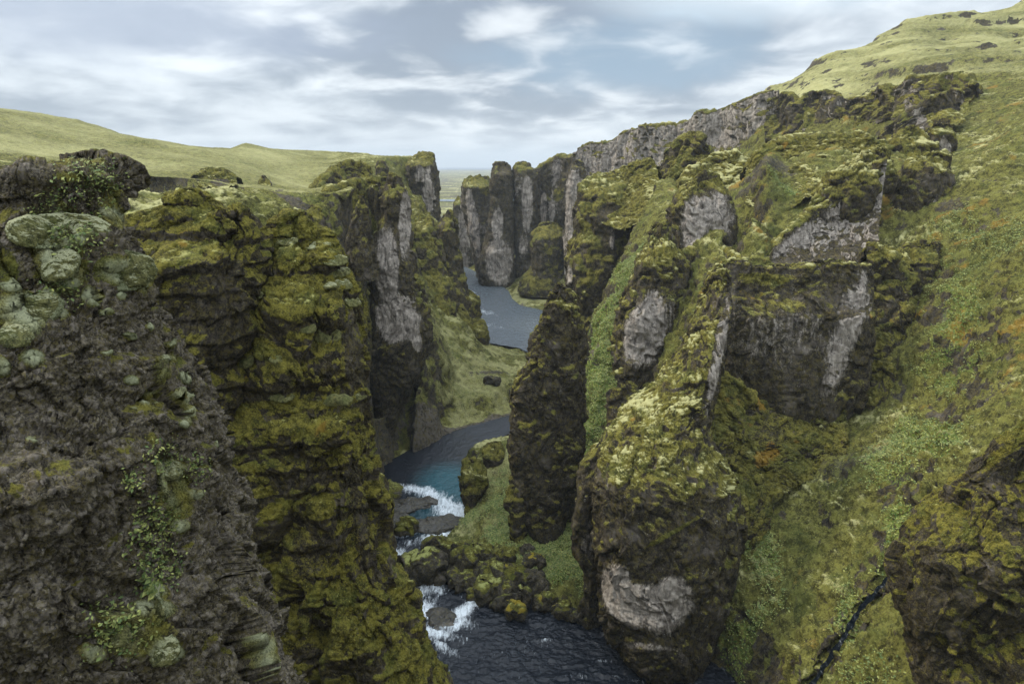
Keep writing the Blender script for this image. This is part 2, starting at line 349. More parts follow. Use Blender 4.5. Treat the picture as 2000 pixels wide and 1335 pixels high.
    moss = moss * (0.35 + 0.65 * ss(pf, 0.12, 0.40))           # bare rock shows in the creases between cushions
    if pm.any(): P = P + n * (pm * (S['pmh'] + .12 * fbm(P, .8, 2, o + 3)))[..., None]
    n = normals(P, wrap) * sgn
    pale = ss(0.50 * nz + 0.40 * n[..., 2] + 0.30 * m1 + 0.55 * (pf - 0.5) + S['pale'], 0.55, 1.25) * moss
    pale = np.maximum(pale, pm * np.clip(.75 + .5 * fbm(P, 1.0, 3, o + 90), .2, 1))
    ora = ss(0.6 * fbm(P, S['ps'] * 4, 3, o + 40) + S['orange'], 0.25, 0.7)
    dry = ss(fbm(P, S['bigs'] * .5, 3, o + 44) + S['dry'], 0.1, 0.8)
    if 'dryf' in S: dry = np.clip(dry * .5 + S['dryf'] * 1.0, 0, 1)
    if S['leaf']: leaf = np.maximum(leaf, ss(0.8 * fbm(P, 6, 4, o + 50) + S['leaf'], 0.2, 0.5) * (nz > 0.2))
    return P, (moss, bare, leaf), (pale, ora, dry)
def smooth_interp(xs, ys, x):
    """monotone-ish smooth interpolation (finite-difference Hermite)"""
    xs = np.asarray(xs, float); ys = np.asarray(ys, float); m = np.gradient(ys, xs)
    d = np.diff(ys) / np.diff(xs)
    for i in range(len(d)):
        lim = 3 * abs(d[i]); m[i] = np.clip(m[i], -lim, lim); m[i + 1] = np.clip(m[i + 1], -lim, lim)
    k = np.clip(np.searchsorted(xs, x) - 1, 0, len(xs) - 2); h = xs[k + 1] - xs[k]; t = np.clip((x - xs[k]) / h, 0, 1)
    return (2*t**3-3*t**2+1)*ys[k] + (t**3-2*t**2+t)*h*m[k] + (-2*t**3+3*t**2)*ys[k+1] + (t**3-t**2)*h*m[k+1]
BVH = {}
def spire(name, label, cat, levels, thick=0.5, S={}, patches=(), mat=None, group=None, sq=0.8, shear=0.0, res=1.0, zbase=-2.0, flare=0.15, dome=1.0, crest=1.0, keep=False, parent=None):
    """a standing rock, one horizontal section per level: (py, px_left, px_right, Y)"""
    L = np.array([l[:4] for l in levels], float)
    a = W(L[:, 1], L[:, 0], L[:, 3]); b = W(L[:, 2], L[:, 0], L[:, 3])
    z = a[:, 2]; xl = a[:, 0]; xr = b[:, 0]; yc = L[:, 3].copy()
    o = np.argsort(-z); z, xl, xr, yc = z[o], xl[o], xr[o], yc[o]
    if z[-1] > zbase + 1:
        h = z[-1] - zbase; wd = (xr[-1] - xl[-1]) * flare * h / (z[0] - zbase + 1)
        z = np.append(z, zbase); xl = np.append(xl, xl[-1] - wd); xr = np.append(xr, xr[-1] + wd); yc = np.append(yc, yc[-1])
    ext = z[0] - z[-1]; pxm = FPX / 2 / yc.mean() * Q * res     # final-render pixels per metre
    wmax = (xr - xl).max()
    nv = int(np.clip(ext * pxm * 1.15, 40, 1300)); nu = int(np.clip(wmax * pxm * 3.0, 60, 1900))
    zz = np.linspace(z[0], z[-1], nv)
    zi = -z; XL = smooth_interp(zi, xl, -zz); XR = smooth_interp(zi, xr, -zz); YC = smooth_interp(zi, yc, -zz)
    ph = np.linspace(0, 2 * math.pi, nu, endpoint=False) + math.pi / 2
    c, s = np.cos(ph), np.sin(ph); cs = np.sign(c) * np.abs(c) ** sq; sn = np.sign(s) * np.abs(s) ** sq
    A = (XR - XL) / 2; CX = (XR + XL) / 2
    Bt = thick * (0.35 * A + 0.65 * A.max()) if np.isscalar(thick) else smooth_interp(zi[:len(thick)], thick, -zz)
    Bt = Bt * np.clip(0.25 + ss(zz[0] - zz, 0, A.max() * 0.8), 0, 1)
    X = CX[:, None] + A[:, None] * cs; Y = YC[:, None] + Bt[:, None] * sn + shear * A[:, None] * cs; Z = zz[:, None] + 0 * X
    P = np.stack([X, Y, Z], -1)
    # domed cap
    nc = int(max(6, A[0] * pxm)); t = np.linspace(0.02, 1, nc, endpoint=False)[:, None]
    ctr = np.array([CX[0], YC[0], zz[0]]); cap = ctr + (P[0][None] - ctr) * t[..., None]
    cap[..., 2] = zz[0] + dome * min(A[0], Bt[0] + .1) * 0.4 * np.sqrt(np.clip(1 - t ** 2, 0, 1))
    P = np.concatenate([cap, P], 0)
    S = {**BASE, 'off': (sum(map(ord, label)) % 97) * .37, **S}
    cw = max(1.2, A.max() * .5); fade = ss(P[..., 2] - zz[0], -cw * 1.6, 0)
    P[..., 2] += fade * crest * cw * .34 * (ridged(P, (cw * 1.1, cw * 1.1, 50), 3, S['off']) - .2)
    n = normals(P, True); sgn = 1 if ((n * (P - P.mean(axis=1, keepdims=True)))[..., :2].sum() > 0) else -1
    P, mask, tone = rockify(P, True, S, patches, sgn)
    org = (float(CX[-1]), float(YC[-1]), float(zz[-1]))
    ob = make_mesh(name, P, True, mask, tone, mat or M_MID, org, flip=(sgn < 0), parent=parent)
    if parent is None: tag(ob, label, cat, group)
    if keep: BVH[label] = bvh_of(ob)
    return ob
def bvh_of(ob):
    me = ob.data; n = len(me.vertices); co = np.empty(n * 3, F32); me.vertices.foreach_get('co', co); co = co.reshape(-1, 3) + np.array(ob.matrix_basis.translation, F32)
    k = len(me.polygons); li = np.empty(len(me.loops), np.int32); me.loops.foreach_get('vertex_index', li)
    return BVHTree.FromPolygons(co.tolist(), li.reshape(k, -1).tolist())
def seg_dist(P, A, B):
    """distance and parameter of xy points P to segment A-B"""
    d = B - A; t = np.clip(((P - A) @ d) / (d @ d), 0, 1); q = P - (A + t[..., None] * d); return np.hypot(q[..., 0], q[..., 1]), t
def wall(name, label, cat, crest, foot, S={}, width=3.0, back=None, patches=(), mat=None, group=None, res=1.0, steep=3.0, zback=None, keep=False, us=None):
    """a long rock rib or cliff: crest line and foot line as matching (px, py, Y) points; solid, with a far side of its own"""
    C = W(*np.array(crest, float).T); Fo = W(*np.array(foot, float).T)
    k = np.concatenate([[0], np.cumsum(np.linalg.norm(np.diff((C + Fo) / 2, axis=0)[:, :], axis=1))])
    Ym = C[:, 1].mean(); pxm = FPX / 2 / min(C[:, 1].min(), Fo[:, 1].min()) * Q * res
    nu = int(np.clip(k[-1] * pxm * 1.15, 60, 2400)); u = np.linspace(0, k[-1], nu)
    ci = np.stack([smooth_interp(k, C[:, j], u) for j in range(3)], -1); fi = np.stack([smooth_interp(k, Fo[:, j], u) for j in range(3)], -1)
    face = np.linalg.norm(ci - fi, axis=1).max(); nf = int(np.clip(face * pxm * 1.15, 40, 1300)); nb = max(30, nf // 4); nw = max(6, int(width * pxm))
    dirn = fi - ci; dirn[:, 2] = 0; L = np.linalg.norm(dirn, axis=1, keepdims=True)
    tg = np.gradient(ci, axis=0); pr = np.stack([tg[:, 1], -tg[:, 0]], -1); pr = pr / (np.linalg.norm(pr, axis=1, keepdims=True) + 1e-9)
    sg = np.sign((pr * dirn[:, :2]).sum(1).mean()); sg = sg if sg else 1
    out = np.concatenate([pr * sg, np.zeros((nu, 1))], 1)
    ends = ss(np.minimum(u, k[-1] - u), 0, max(width * 1.5, 1.0))[:, None]
    wd = width * (0.25 + 0.75 * ends)
    rows = []
    zb = (fi[:, 2] if zback is None else np.full(nu, float(zback)))
    bk = ci - out * (wd * 2 + 0.35 * (ci[:, 2:] - zb[:, None])); bk[:, 2] = zb
    ctop = ci - out * wd
    for t in np.linspace(0, 1, nb, endpoint=False): rows.append(bk + (ctop - out * wd * 0.0 - bk) * np.array([1 - (1 - t) ** 1.0] * 2 + [t ** 0.8]))
    for t in np.linspace(0, 1, nw, endpoint=False):
        r = ctop + (ci - ctop) * t; r = r.copy(); r[:, 2] += 0.35 * wd[:, 0] * math.sin(math.pi * t) ** 0.7; rows.append(r)
    for t in np.linspace(0, 1, nf):
        h = 0.25 * t + 0.75 * t ** steep; r = ci.copy(); r[:, :2] += (fi - ci)[:, :2] * h; r[:, 2] += (fi - ci)[:, 2] * t; rows.append(r)
    P = np.stack(rows, 0)
    S = {**BASE, 'off': (sum(map(ord, label)) % 97) * .37, **S}
    n = normals(P, False); sgn = 1 if (n[nb + nw // 2, :, 2].sum() > 0) else -1
    P, mask, tone = rockify(P, False, S, patches, sgn)
    ob = make_mesh(name, P, False, mask, tone, mat or M_MID, tuple(float(v) for v in fi[nu // 2]), flip=(sgn < 0))
    tag(ob, label, cat, group)
    if keep: BVH[label] = bvh_of(ob)
    return ob
def hit(tree, px, py):
    d = W(px, py, 10.0) - np.array([0, 0, H]); r = tree.ray_cast(Vector((0, 0, H)), Vector(d).normalized(), 5000)
    return (r[0], r[1]) if r[0] else (None, None)
#=====BODY=====
# ------------------------------------------------------------------ the river's course (z = 0), from its banks: (py, px_left, px_right)
RIV = [ # left bank (px, py), right bank (px, py)
 ((950,1700),(1450,1700)), ((930,1450),(1500,1420)), ((893,1345),(1450,1348)), ((870,1300),(1410,1303)), ((850,1270),(1365,1276)), ((832,1240),(1250,1256)), ((815,1210),(1188,1225)), ((800,1180),(1130,1198)), ((785,1150),(1040,1172)),
 ((775,1120),(925,1138)), ((768,1095),(850,1112)), ((760,1070),(800,1082)), ((755,1045),(850,1052)), ((750,1020),(905,1015)), ((745,990),(908,985)), ((742,960),(903,950)), ((748,935),(900,915)), ((772,912),(925,885)), ((815,888),(950,864)),
 ((850,868),(975,850)), ((890,852),(1020,838)), ((935,838),(1070,826)), ((985,824),(1110,812)), ((1060,800),(1165,785)), ((1110,765),(1205,750)), ((1115,730),(1190,715)), ((1075,700),(1150,685)), ((1030,680),(1110,662)),
 ((965,668),(1075,646)), ((945,645),(1062,628)), ((932,622),(1052,612)), ((925,605),(1000,600)), ((918,590),(985,587)), ((905,570),(978,570)), ((897,552),(955,553)), ((889,538),(930,540)), ((880,528),(908,528)), ((850,520),(880,517)), ((815,508),(840,507)) ]
LB = np.array([WZ(*l, 0)[:2] for l, r in RIV]); RB = np.array([WZ(*r, 0)[:2] for l, r in RIV]); POLY = np.concatenate([LB, RB[::-1]])
def river_dist(xy):
    """signed distance to the water's edge (negative in the river)"""
    sh = xy.shape[:-1]; q = xy.reshape(-1, 2)
    def f(p):
        best = np.full(len(p), 1e9); ins = np.zeros(len(p), bool)
        for i in range(len(POLY)):
            A, B = POLY[i - 1], POLY[i]; d, _ = seg_dist(p, A, B); best = np.minimum(best, d)
            c = (A[1] > p[:, 1]) != (B[1] > p[:, 1])
            if c.any(): ins ^= c & (p[:, 0] < (B[0] - A[0]) * (p[:, 1] - A[1]) / (B[1] - A[1] + 1e-12) + A[0])
        return np.where(ins, -best, best)
    return np.concatenate(list(POOL.map(f, [q[i:i + 60000] for i in range(0, len(q), 60000)]))).reshape(sh)
# ------------------------------------------------------------------ ground
GP = [ # seen ground: (px, py, Y)
 (470,1000,64),(520,1150,60),(560,1300,56),(500,1250,55),
 (740,850,185),(760,925,172),(860,650,238),(900,720,226),(970,770,216),(1000,700,262),(1035,672,300),(880,790,207),(800,800,192),(900,815,202),(930,805,206),(930,660,290),(780,900,180),
 (760,720,180),(800,705,190),(750,800,177),(700,640,168),(830,665,200),(840,720,202),(800,780,192),(745,765,178),(850,640,215),(715,750,172),(780,830,184),
 (450,430,112),(560,440,125),(620,450,132),(640,560,145),(680,600,152),(720,700,162),(430,372,150),(520,376,160),(620,379,172),(690,366,182),(735,358,192),(650,374,176),(620,381,196),(660,376,205),(695,370,200),(720,366,205),(745,366,225),(660,368,235),(520,380,185),(450,374,175),(560,380,180),(590,378,210),(420,480,105),
 (330,400,150),(250,400,110),(200,370,120),(100,340,160),(0,350,140),(-200,330,130),(-400,300,150),
 (450,360,215),(600,368,265),(680,352,290),(740,365,280),(560,340,300),(700,330,340),(760,320,380),(640,312,400),(820,315,415),
 (300,330,230),(0,300,210),(150,310,230),(0,214,450),(150,236,480),(230,262,490),(-300,150,420),(370,287,500),(450,292,490),(480,281,480),(520,291,485),(620,296,470),(690,298,465),(760,306,455),(840,305,440),
 (1060,575,430),(1010,565,440),(1060,600,385),(1090,540,420),(1060,520,440),(1000,585,410),
 (1600,125,430),(1540,165,400),(1500,172,390),(1760,52,450),(1860,32,470),(2000,8,480),(2200,-60,480),(1700,100,380),(1850,80,380),(2000,70,380),(1600,185,330),(1750,150,310),(1860,148,285),(2000,148,262),(2200,120,250),
 (1900,350,168),(1870,300,195),(1940,270,200),(2000,250,182),(2000,350,160),(2000,450,138),(1900,450,150),(1900,550,135),(1980,600,118),(1860,650,128),(1850,750,120),(1950,750,104),(1760,850,115),(1680,900,112),(1850,880,96),(1700,1000,100),(1800,980,92),
 (1770,1080,88),(1650,1200,84),(1580,1330,77),(1500,1330,80),(1620,1335,74),(1560,1250,86),(1520,1180,95),(1720,1250,74),(1400,1240,95),(1470,1310,86),(1500,1100,103),(1600,1000,108),(1530,970,114),(1560,880,128),(1620,880,122),(1480,930,120),(1420,1180,99),(1450,1000,112),(1600,820,134),(1700,800,130),
 (2150,300,160),(2150,600,110),(2150,900,80),
 (1460,505,158),(1500,505,158),(1450,450,172),(1420,470,172),(1480,380,188),(1520,440,176),(1540,330,200),(1560,292,212),(1500,300,212),(1640,275,214),(1740,290,205),(1400,495,166),(1350,505,170),(1330,495,176),(1440,495,172),(1470,440,186),(1300,480,186),
 (1150,1000,134),(1140,900,142),(1165,850,146),(1165,780,152),(1165,700,162),(1180,620,172),(1200,560,182),(1235,500,192),(1262,460,200),(1290,400,215),(1310,350,235),(1240,350,255),
 (1000,1000,138),(960,980,142),(925,990,142),(935,900,156),(1000,870,160),(960,1050,128),(1050,1060,126),(1100,1100,120),(1150,1190,110),(900,1060,130),(1000,1100,120),(1180,1240,104),
]
GZ = [ # unseen or plain ground: (px, Y, z)
 (1000,0.5,70),(1000,-20,72),(1000,25,52),(1000,45,28),(1000,62,10),(1000,75,1),(600,20,60),(600,40,40),(800,60,12),(1500,25,50),(1500,45,26),(1700,60,14),(1500,70,7),(2200,40,40),(2400,60,40),(1900,55,20),(1620,70,12),(-400,12,60),(-900,25,62),(-600,45,62),(0,40,50),(0,20,45),(300,20,45),(300,45,45),(300,70,55),(0,80,66),(-400,100,74),
 (200,95,68),(380,85,55),(600,95,32),(700,110,16),(735,125,8),
 (600,700,60),(0,700,80),(-600,700,110),(800,600,40),(400,800,20),(0,1000,10),(-800,1100,10),(860,520,8),(860,700,2),(1000,700,1),(1000,900,0.5),(500,1100,0.5),(1000,1400,0.5),(1500,1300,0.5),(-800,1600,0.5),(0,1600,0.5),(2200,1600,0.5),(1100,560,8),(930,560,5),(1200,650,10),(1300,900,2),
 (1500,560,70),(1400,480,92),(1800,600,120),(2300,650,150),(1300,560,60),(1900,800,60),(1700,1000,10),(2600,1100,10),(1200,470,70),(1150,480,50),
 (1200,330,22),(1300,300,36),(1400,290,50),(1500,270,62),(1600,262,72),(1700,250,78),(1180,380,16),(1130,400,10),(1400,340,75),(1200,420,60),(1280,390,80),
 (1100,200,4),(1080,230,0.5),(1250,140,22),(1250,160,30),(1200,118,10),(1500,140,40),(1500,125,28),(1080,350,2),(1040,240,3),(900,260,22),(800,250,50),(820,320,40),(860,400,10),(830,380,45),(880,460,4),
]
_pts = np.concatenate([W(*np.array(GP, float).T), np.array([[(a - 1000) / FPX * b * (1 + 0.0003 * max(0, 80 - c)), b, c] for a, b, c in GZ])])
def _warp(x, y):   # distances count less the farther they are
    r = np.maximum(np.hypot(x, y), 20.0); s = np.log(r / 20.0) * 40 + 20; return np.stack([x / r * s, y / r * s], -1)
_wp = _warp(_pts[:, 0], _pts[:, 1])
def _ker(d2): return np.sqrt(d2 + 1.5)
_d2 = ((_wp[:, None] - _wp[None]) ** 2).sum(-1)
_K = -_ker(_d2) + 0.0 * np.eye(len(_wp)); _one = np.ones((len(_wp), 1))
_sys = np.block([[_K + 0.03 * np.eye(len(_wp)), _one], [_one.T, np.zeros((1, 1))]])
_sol = np.linalg.solve(_sys, np.append(_pts[:, 2], 0))
def ground_raw(x, y):
    q = _warp(x.ravel(), y.ravel())
    def f(c):
        out = np.full(len(c), _sol[-1])
        d = (c * c).sum(1)[:, None] + (_wp ** 2).sum(1)[None] - 2 * c @ _wp.T
        return out - np.sqrt(np.maximum(d, 0) + 1.5) @ _sol[:-1]
    r = np.concatenate(list(POOL.map(f, [q[i:i + 40000] for i in range(0, len(q), 40000)])))
    return r.reshape(x.shape)
STREAM = [W(*p) + np.array([dx_, 0, 0]) for dx_, p in zip((0, .5, -.5, .4, -.5, .2), ((1575, 1345, 76.5), (1640, 1240, 81), (1690, 1170, 84.5), (1730, 1120, 87), (1770, 1075, 89.5), (1800, 1040, 91.5)))]
def ground_height(x, y):
    z = ground_raw(x, y); xy = np.stack([x, y], -1)
    r = river_dist(xy)
    z = np.where(r > 0, np.maximum(z, 0.25 + 0.02 * np.minimum(r, 40)), z)
    far = ss(y, 900, 1500); z = z * (1 - far) + 0.6 * far
    pxx = 1000 + FPX * x / np.maximum(y * CT - (z - H) * ST, 1.0)      # keep the left rim no higher than its seen skyline
    def lim(sk, y0, y1, z):
        py = np.interp(pxx, [a for a, b in sk], [b for a, b in sk]); yu = -(py - 667.5) / FPX
        cap = H + y * (-ST + yu * CT) / (CT + yu * ST); return np.where((y > y0) & (y < y1) & (pxx < sk[-1][0]) & (pxx > sk[0][0]), np.minimum(z, cap), z)
    z = lim([(200, 366), (300, 380), (430, 372), (520, 376), (620, 379), (690, 368), (735, 360), (790, 385), (860, 480), (885, 530)], 70, 212, z)
    z = lim([(-500, 150), (0, 215), (150, 237), (230, 264), (370, 288), (450, 293), (480, 283), (520, 292), (620, 297), (690, 299), (760, 307), (846, 306), (860, 400), (885, 520)], 205, 700, z)
    z = -1.6 + (z + 1.6) * np.where(r < 3.5, ss(r, -1.5, 3.5) * (1 - .55 * ss(y, 172, 186)), 1 - .55 * ss(y, 172, 186) * (1 - ss(r, 3.5, 14)))
    ds = np.full(x.shape, 1e9)
    for a, b in zip(STREAM[:-1], STREAM[1:]): ds = np.minimum(ds, seg_dist(xy, a[:2], b[:2])[0])
    z = z - 1.3 * (1 - ss(ds + .5 * np.sin(y * 1.7) + .3 * np.sin(y * 4.1), 0.4, 1.3))
    return z, r
def build_ground():
    nr, ncol = int(1250 * Q), int(1500 * Q)
    Yr = np.concatenate([np.linspace(-40, 24, int(40 * Q), endpoint=False), np.exp(np.linspace(math.log(24), math.log(700), nr)), np.exp(np.linspace(math.log(704), math.log(26000), int(170 * Q)))])
    a = np.linspace(-1.15, 1.15, ncol)
    X = a[None, :] * (np.abs(Yr)[:, None] + 8); Y = Yr[:, None] + 0 * X
    z, r = ground_height(X, Y)
    P = np.stack([X, Y, z], -1)
    far = ss(Y, 650, 1000); near_water = 1 - ss(r, 0.5, 5)
    dist = np.hypot(X, Y)
    n = normals(P, False); n *= np.sign(n[..., 2:].mean())
    # gullies and shoulders, then hummocks
    grassy = ss(-X - 0.25 * Y + 20, 0, 40) * ss(Y, 170, 230)     # open grass hill on the left
    hillr = ss(z, 96, 112) * (X > 0) * ss(Y, 230, 300)
    calm = np.clip(1 - 0.75 * grassy - 0.45 * hillr, 0.15, 1) * (1 - far) * (1 - near_water * .8)
    steep = 1 - n[..., 2]
    wv = np.stack([pn(P, 20, 1), pn(P, 20, 2), pn(P, 20, 3)], -1) * 5
    Pw = P + wv
    rid = billow(Pw, (14, 14, 26), 3, 2); dd = (rid - 0.85) * (0.6 + 3.0 * steep) * calm + 1.2 * (fbm(P, 9, 4, 5)) * calm
    P = P + n * np.array([1, 1, 1]) * dd[..., None]
    # folds across the right hillside
    q = (P[..., 2] * 1.0 - 0.10 * X + 5 * fbm(P, (70, 40, 40), 3, 61)) / 9.0; fr = q - np.floor(q)
    P[..., 2] += hillr * (1 - far) * (3.6 * (ss(fr, 0.0, 0.30) - fr) * (0.5 + pn(P, 50, 5)) + 1.6 * fbm(P, 14, 4, 4))
    q = (P[..., 2] * 1.0 + 6 * fbm(P, (60, 40, 40), 3, 62)) / 8.0; fr = q - np.floor(q)
    P[..., 2] += grassy * (1 - far) * (1.3 * (ss(fr, 0.0, 0.30) - fr) * (0.5 + pn(P, 60, 6)))
    P[..., 2] += grassy * (1 - far) * (1.5 * fbm(P, (45, 30, 20), 3, 14))
    n = normals(P, False); n *= np.sign(n[..., 2:].mean())
    nz = n[..., 2]
    m1 = fbm(P, 8, 3, 20); m2 = fbm(P, 2.0, 3, 21)
    moss = ss(nz + 0.20 + 0.55 * m1 + 0.45 * m2, 0.30, 0.80)
    moss = np.maximum(moss, grassy * ss(nz + .4 * m1, .80, .93))
    moss = moss * (1 - .8 * hillr * (1 - ss(nz + .45 * m1 + .2 * m2, .62, .84)))
    leaf = np.zeros_like(moss); bare = np.zeros_like(moss); gold = np.zeros_like(moss)
    wob = 0.5 * m1 + 0.3 * m2
    def blob(px, py, Yd, rx, ry, st=1.0, rot=0):
        c = W(px, py, Yd); dx = X - c[0] * 1.0; dy = Y - c[1]; cr, sr = math.cos(math.radians(rot)), math.sin(math.radians(rot))
        u = (dx * cr + dy * sr) / rx; v = (-dx * sr + dy * cr) / ry
        return ss(1 - np.sqrt(u * u + v * v) + wob * 1.5, -0.05, 0.6) * st
    for b_ in ((1165,760,152,6,26,1,-8),(1150,950,138,7,14,1),(1130,1060,127,12,14,1.2),(1070,1040,130,16,10,1.1),(1190,600,176,6,18,1,-12),(1235,505,192,7,10,.9),(1010,990,140,12,12,.55),(1540,345,190,5,5,.6)): leaf = np.maximum(leaf, blob(*b_))
    for b_ in ((1860,600,130,5,26,.5,-25),(1920,500,146,5,22,.4),(1800,850,110,5,16,.5,-20),(1740,950,104,4,12,.5),(1745,1040,93,2.5,12,.55,-35),(1650,1180,85,2,8,.5,-30),(1440,1260,94,6,5,.5),(1690,1300,72,3,4,.4),(1480,970,110,3,12,.5)): leaf = np.maximum(leaf, blob(*b_))
    rockb = np.zeros_like(moss)
    for b_ in ((480,372,205,16,12,.8),(560,385,162,14,5,.8),(660,470,140,4,10,.9),(690,540,150,4,16,.9),(740,650,160,5,10,.8),(1650,870,116,5,7,.5),(1940,740,104,4,5,.45),(760,880,178,4,8,.6),(1500,345,200,12,6,.6),(960,735,235,2,12,.7,-40),(1840,420,165,4,6,.6)): rockb = np.maximum(rockb, blob(*b_))
    gravel = (1 - ss(r + 2.0 * m1, 2.5, 5.0)) * ss(Y, 178, 186) + blob(985,600,392,13,14,1) + blob(910,538,505,20,10,.8) ; gravel = np.clip(gravel, 0, 1)
    moss = moss * (1 - rockb) * (1 - gravel)
    for b_ in ((920,700,226,34,34,1.1),(960,680,275,22,22,1),(1060,575,425,26,30,1),(975,940,150,14,16,1),(1000,1030,134,14,8,1),(905,500,520,16,14,1)): gold = np.maximum(gold, blob(*b_))
    shore = 1 - ss(r, 0.0, 1.6)
    moss = moss * (1 - shore * (1 - gold * .6))
    P = P + n * ((0.55 * facets(P + wv * .3, (3.4, 3.4, 4.5)) + .25 * facets(P + wv * .2, 1.3)) * (1 - far) * ss(steep, .1, .5) * (1 - .7 * grassy))[..., None]
    lump = billow(Pw, (2.2, 2.2, 1.0), 4, 6, .6) * 1.0
    amp = (1.25 * (1 - .6 * gold)) * moss * (1 - 0.8 * grassy) * (1 - .5 * hillr) * (1 - far) * (0.55 + 0.9 * steep)
    P = P + (n * .6 + np.array([0, 0, .4])) * (amp * (lump - .3))[..., None]
    P = P + n * (leaf * 1.1 * fbm(P, 5, 3, 33))[..., None]
    P = P + n * (0.22 * fbm(P, 1.2, 3, 31) * (1 - far) * (1 - .6 * grassy))[..., None]
    moss = moss * (0.4 + 0.6 * ss(lump, 0.12, 0.40)) * (1 - .0 * grassy) + (grassy + hillr) * .25 * moss
    P[..., 2] += gravel * 0.45 * fbm(P, 1.6, 4, 3)
    n2 = normals(P, False); n2 *= np.sign(n2[..., 2:].mean())
    pale = ss(0.5 * nz + 0.4 * n2[..., 2] + 0.32 * m1 + 0.4 * (lump - .5) * (1 - grassy) + 0.12 * gold + 0.25 * fbm(P, (40, 25, 9), 4, 77) - 0.06, 0.55, 1.25)
    gp = np.clip(0.52 + 0.30 * fbm(P, (50, 35, 20), 4, 78) + .12 * m2, 0.1, .9); gh = np.clip(0.58 + 0.35 * fbm(P, (50, 30, 9), 4, 79) + .15 * m2, 0.1, .95)
    pale = pale * (1 - gold * .85) + (.50 + .20 * m1 + .16 * m2) * gold * .85
    moss = np.maximum(moss, gold * .72 * (1 - rockb) * (1 - gravel) * (1 - shore))
    pale = pale * (1 - grassy) + gp * grassy; pale = pale * (1 - hillr) + gh * hillr
    pale = np.maximum(pale, far * (0.35 + 0.6 * pn(P, (140, 60, 50), 3)))
    P[..., 2] += far * 6 * (1 - ss(Y, 9000, 14000)) * ss(Y, 1750, 2300) * np.abs(fbm(P, (260, 160, 90), 4, 5))
    # the braided river out on the plain
    ora = 0.72 * ss(0.6 * fbm(P, 9, 5, 40, .6) + 0.24 * ss(X, 30, 60) * (1 - hillr) - 0.25 * grassy - .2 * gold, 0.12, 0.55) * (1 - far)
    dry = np.clip(gravel * 0.9 + ss(fbm(P, 6, 3, 44), 0.1, 0.6) * .6 + rockb * .25, 0, 1)
    leaf = leaf * (1 - gravel)
    moss = np.where(far > .5, 0.55 + 0.5 * pn(P, (120, 50, 50), 7), moss)
    dry = np.where(far > .5, 0.15 + .3 * (pn(P, (300, 60, 60), 9) > 0.2), dry)
    flip = normals(P, False)[..., 2].mean() < 0
    ob = make_mesh('ground', P, False, (moss, bare, leaf), (pale, ora, dry), M_GROUND, (0, 0, 0), flip=not (not flip) if False else bool(flip))
    tag(ob, kind='structure'); return ob, P, leaf, moss
if os.environ.get('DBG'):
    q = W(*np.array(GP, float).T); z_, r_ = ground_height(q[:, 0], q[:, 1])
    for g_, a_, b_, rr in zip(GP, q[:, 2], z_, r_):
        if abs(a_ - b_) > 2: print('RES', g_, 'want %.1f got %.1f r=%.1f' % (a_, b_, rr))
ground, GPT, GLEAF, GMOSS = build_ground()
def gz(x, y): z, _ = ground_height(np.array([[float(x)]]), np.array([[float(y)]])); return float(z[0, 0])
# ------------------------------------------------------------------ water
def water_material(name, deepc, shallow, rough=0.12, bump=0.6, bs=1.0):
    m, t, b = bsdf_mat(name); co = N(t, 'ShaderNodeTexCoord').outputs['Object']
    A = N(t, 'ShaderNodeAttribute', attribute_name='mask'); sa = N(t, 'ShaderNodeSeparateColor'); t.links.new(A.outputs['Color'], sa.inputs[0])
    foam, teal, far_sheen = sa.outputs
    n = N(t, 'ShaderNodeTexNoise'); n.inputs['Scale'].default_value = 1.3; n.inputs['Detail'].default_value = 8; n.inputs['Roughness'].default_value = 0.74; n.inputs['Distortion'].default_value = 0.9
    fm_ = N(t, 'ShaderNodeMapping'); fm_.inputs[2].default_value = (0, 0, math.radians(-25)); fm_.inputs[3].default_value = (1.7, .42, 1); t.links.new(co, fm_.inputs[0]); t.links.new(fm_.outputs[0], n.inputs['Vector'])
    n2 = N(t, 'ShaderNodeTexNoise'); n2.inputs['Scale'].default_value = 1.6 * bs; n2.inputs['Detail'].default_value = 6; n2.inputs['Roughness'].default_value = 0.6; n2.inputs['Distortion'].default_value = 0.8
    mp = N(t, 'ShaderNodeMapping'); mp.inputs[3].default_value = (1, .6, 1); t.links.new(co, mp.inputs[0]); t.links.new(mp.outputs[0], n2.inputs['Vector'])
    c = mixc(t, teal, deepc, shallow)
    f = sstep(t, math_node(t, 'ADD', foam, math_node(t, 'MULTIPLY_ADD', n.outputs[0], 2.6, -1.3)), 0.30, 1.25)
    c = mixc(t, math_node(t, 'MULTIPLY', far_sheen, .8), c, (.11, .13, .145))  # sky reflection on the far reach, painted into the base colour
    c = mixc(t, f, c, (.72, .77, .80)); t.links.new(c, b.inputs['Base Color'])
    rr = math_node(t, 'ADD', math_node(t, 'MULTIPLY_ADD', f, 0.6, rough), math_node(t, 'MULTIPLY', far_sheen, .12)); t.links.new(rr, b.inputs['Roughness']); b.inputs['IOR'].default_value = 1.33
    bp = N(t, 'ShaderNodeBump'); bp.inputs['Distance'].default_value = 0.35 / bs; bp.inputs['Strength'].default_value = bump; t.links.new(n2.outputs[0], bp.inputs['Height']); t.links.new(bp.outputs[0], b.inputs['Normal'])
    return m
M_WATER = water_material('river_water', (.008, .011, .016), (.012, .075, .095))
